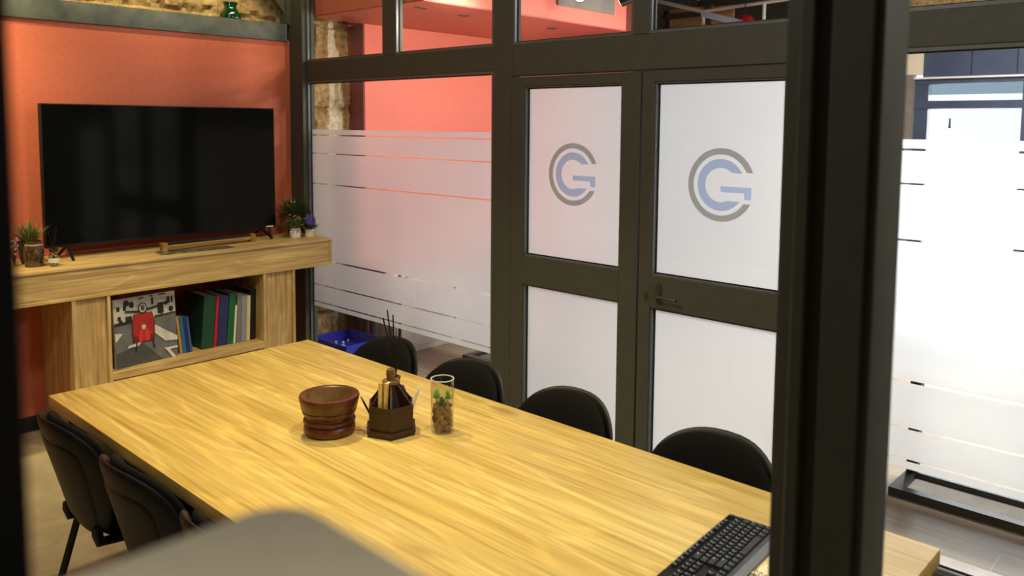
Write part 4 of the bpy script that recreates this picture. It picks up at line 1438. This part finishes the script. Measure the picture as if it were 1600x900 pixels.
# sled-base bench frames
def sled(name, label, loc, rz, w, d, cat='bench'):
    t = thing(name, label, cat, loc, rz, 'black framed benches on the shop floor')
    m = MB()
    for a in ((0, 0, 0.012, w, 0.05, 0.05), (0, d - 0.05, 0.012, w, d, 0.05), (0, 0.05, 0.012, 0.05, d - 0.05, 0.05), (w - 0.05, 0.05, 0.012, w, d - 0.05, 0.05)):
        m.box(*a)
    m.build('base_frame', 'black_metal', t, smooth=False)
    MB().box(0.05, 0.05, 0.012, w - 0.05, d - 0.05, 0.022).build('base_plate', M['grey_wall'], t, smooth=False)
    for x in (0.0, w - 0.05):
        MB().box(x, d - 0.05, 0.0505, x + 0.05, d, 0.70).build('upright', 'black_metal', t, smooth=False)
    MB().box(-0.02, d - 0.32, 0.70, w + 0.02, d + 0.02, 0.73, 0.004, 1).build('bench_top', 'black_metal', t, angle=30)
    return t


sled('floor_bench', 'black framed bench base on the plank floor behind the right window', (-1.25, 3.99, -0.011), 0.0, 0.62, 0.31)
sled('floor_bench', 'black framed bench base half seen behind the second chair', (-4.33, 4.10, -0.011), 0.0, 0.9, 0.36)

# upper level beyond the top right panes
mz = thing('mezzanine_rail', 'white pipe railing high up beyond the upper right pane', 'railing', (0, 0, 0))
MB().tube([(-5.35, 7.99, 3.20), (-4.66, 8.0, 3.00)], 0.022, 10).build('pipe', 'white_paint', mz)
MB().tube([(-4.68, 8.0, 3.00), (-3.6, 8.0, 3.04)], 0.018, 10).build('pipe', 'white_paint', mz)
MB().tube([(-4.645, 8.0, 2.72), (-4.645, 8.0, 3.0)], 0.020, 10).build('post', 'white_paint', mz)
MB().tube([(-3.94, 8.0, 2.72), (-3.94, 8.0, 3.02)], 0.018, 10).build('post', 'white_paint', mz)
mp_ = thing('gallery_parapet', 'wooden parapet panels high up beyond the upper right pane', 'panel', (0, 0, 0))
warmw = wood('warm_panel_wood', 'X', srgb(204, 162, 116), srgb(186, 142, 98), srgb(150, 108, 72), 0.5, 0.6)
MB().box(-5.20, 8.20, 2.76, -4.74, 8.24, 2.975).build('wood_panel', warmw, mp_, smooth=False)
MB().box(-5.20, 8.20, 3.04, -4.74, 8.24, 3.085).build('wood_panel', warmw, mp_, smooth=False)
MB().box(-4.66, 8.20, 2.76, -4.40, 8.24, 3.07).build('wood_panel', warmw, mp_, smooth=False)
MB().box(-5.25, 8.19, 2.9755, -4.74, 8.25, 3.0395).build('dark_rail', 'frame', mp_, smooth=False)
MB().box(-4.7395, 8.19, 2.76, -4.6605, 8.25, 3.10).build('dark_post', 'frame', mp_, smooth=False)
MB().box(-5.25, 8.16, 2.6, -3.4, 8.26, 2.7595).build('floor_edge', 'frame', mp_, smooth=False)
bb2 = MB()
bb2.prism([(-4.50, 2.90), (-4.50, 2.965), (-4.06, 2.835), (-4.20, 2.815)], lambda u, v, t: (u, t, v), 7.7, 7.8)
tag(bb2.build('blue_beam', plain('pale_blue_paint', (178, 208, 236), 0.5, 0, 0.03, 4), smooth=False), 'pale blue sloping beam beyond the upper right pane', 'beam')
rb = thing('red_lamp', 'red dome lamp hanging beyond the upper right pane', 'lamp', (-4.10, 7.9, 2.80))
MB().lathe([(0.10, -0.06), (0.112, 0.0), (0.10, 0.05), (0.07, 0.09), (0.03, 0.108), (0, 0.11)], 30).build('lamp_shade', plain('red_enamel', (170, 26, 36), 0.2, 0, 0.04, 6, coat=0.5), rb)
MB().tube([(0, 0, 0.10), (0, 0, 0.545)], 0.006, 8).build('cord', 'black_metal', rb)
bt = MB()
bt.box(-4.9, 6.62, 3.06, -3.0, 6.70, 3.16)
tag(bt.build('dark_ceiling_beam', 'black_metal', smooth=False), 'black steel beam under the shop ceiling', 'beam')


def spotlight(loc, aim, label, glow):
    t = thing('track_spotlight', label, 'spotlight', loc, 0, 'black track spotlights beyond the upper panes')
    d = (Vector(aim) - Vector(loc)).normalized()
    MB().tube([d * -0.09, d * 0.07], 0.042, 20).build('lamp_head', 'black_metal', t)
    MB().tube([(0, 0, 0), (0, 0, CE - loc[2] - 0.001)], 0.012, 8).build('stem', 'black_metal', t)
    m, nt, bs = new_mat('lamp_glow')
    bs.inputs['Emission Color'].default_value = (1, 0.93, 0.82, 1)
    bs.inputs['Emission Strength'].default_value = glow
    MB().tube([d * 0.0705, d * 0.073], 0.036, 20).build('lens', m, t)
    return t


pn = MB().box(-3.789, 4.50, 2.60, -3.775, 5.18, 3.2, 0.003, 1).build('access_panel', 'grey_wall', smooth=False)
tag(pn, 'grey panel on the red bulkhead behind the lit spotlight', 'panel')
spotlight((-3.60, 4.52, 2.645), (-2.2, 2.9, 2.35), 'lit black track spotlight beyond the pane above the left door leaf', 30)
spotlight((-3.23, 4.60, 2.615), (-4.6, 4.25, 2.1), 'black track spotlight aimed at the coral wall above the double door', 6)
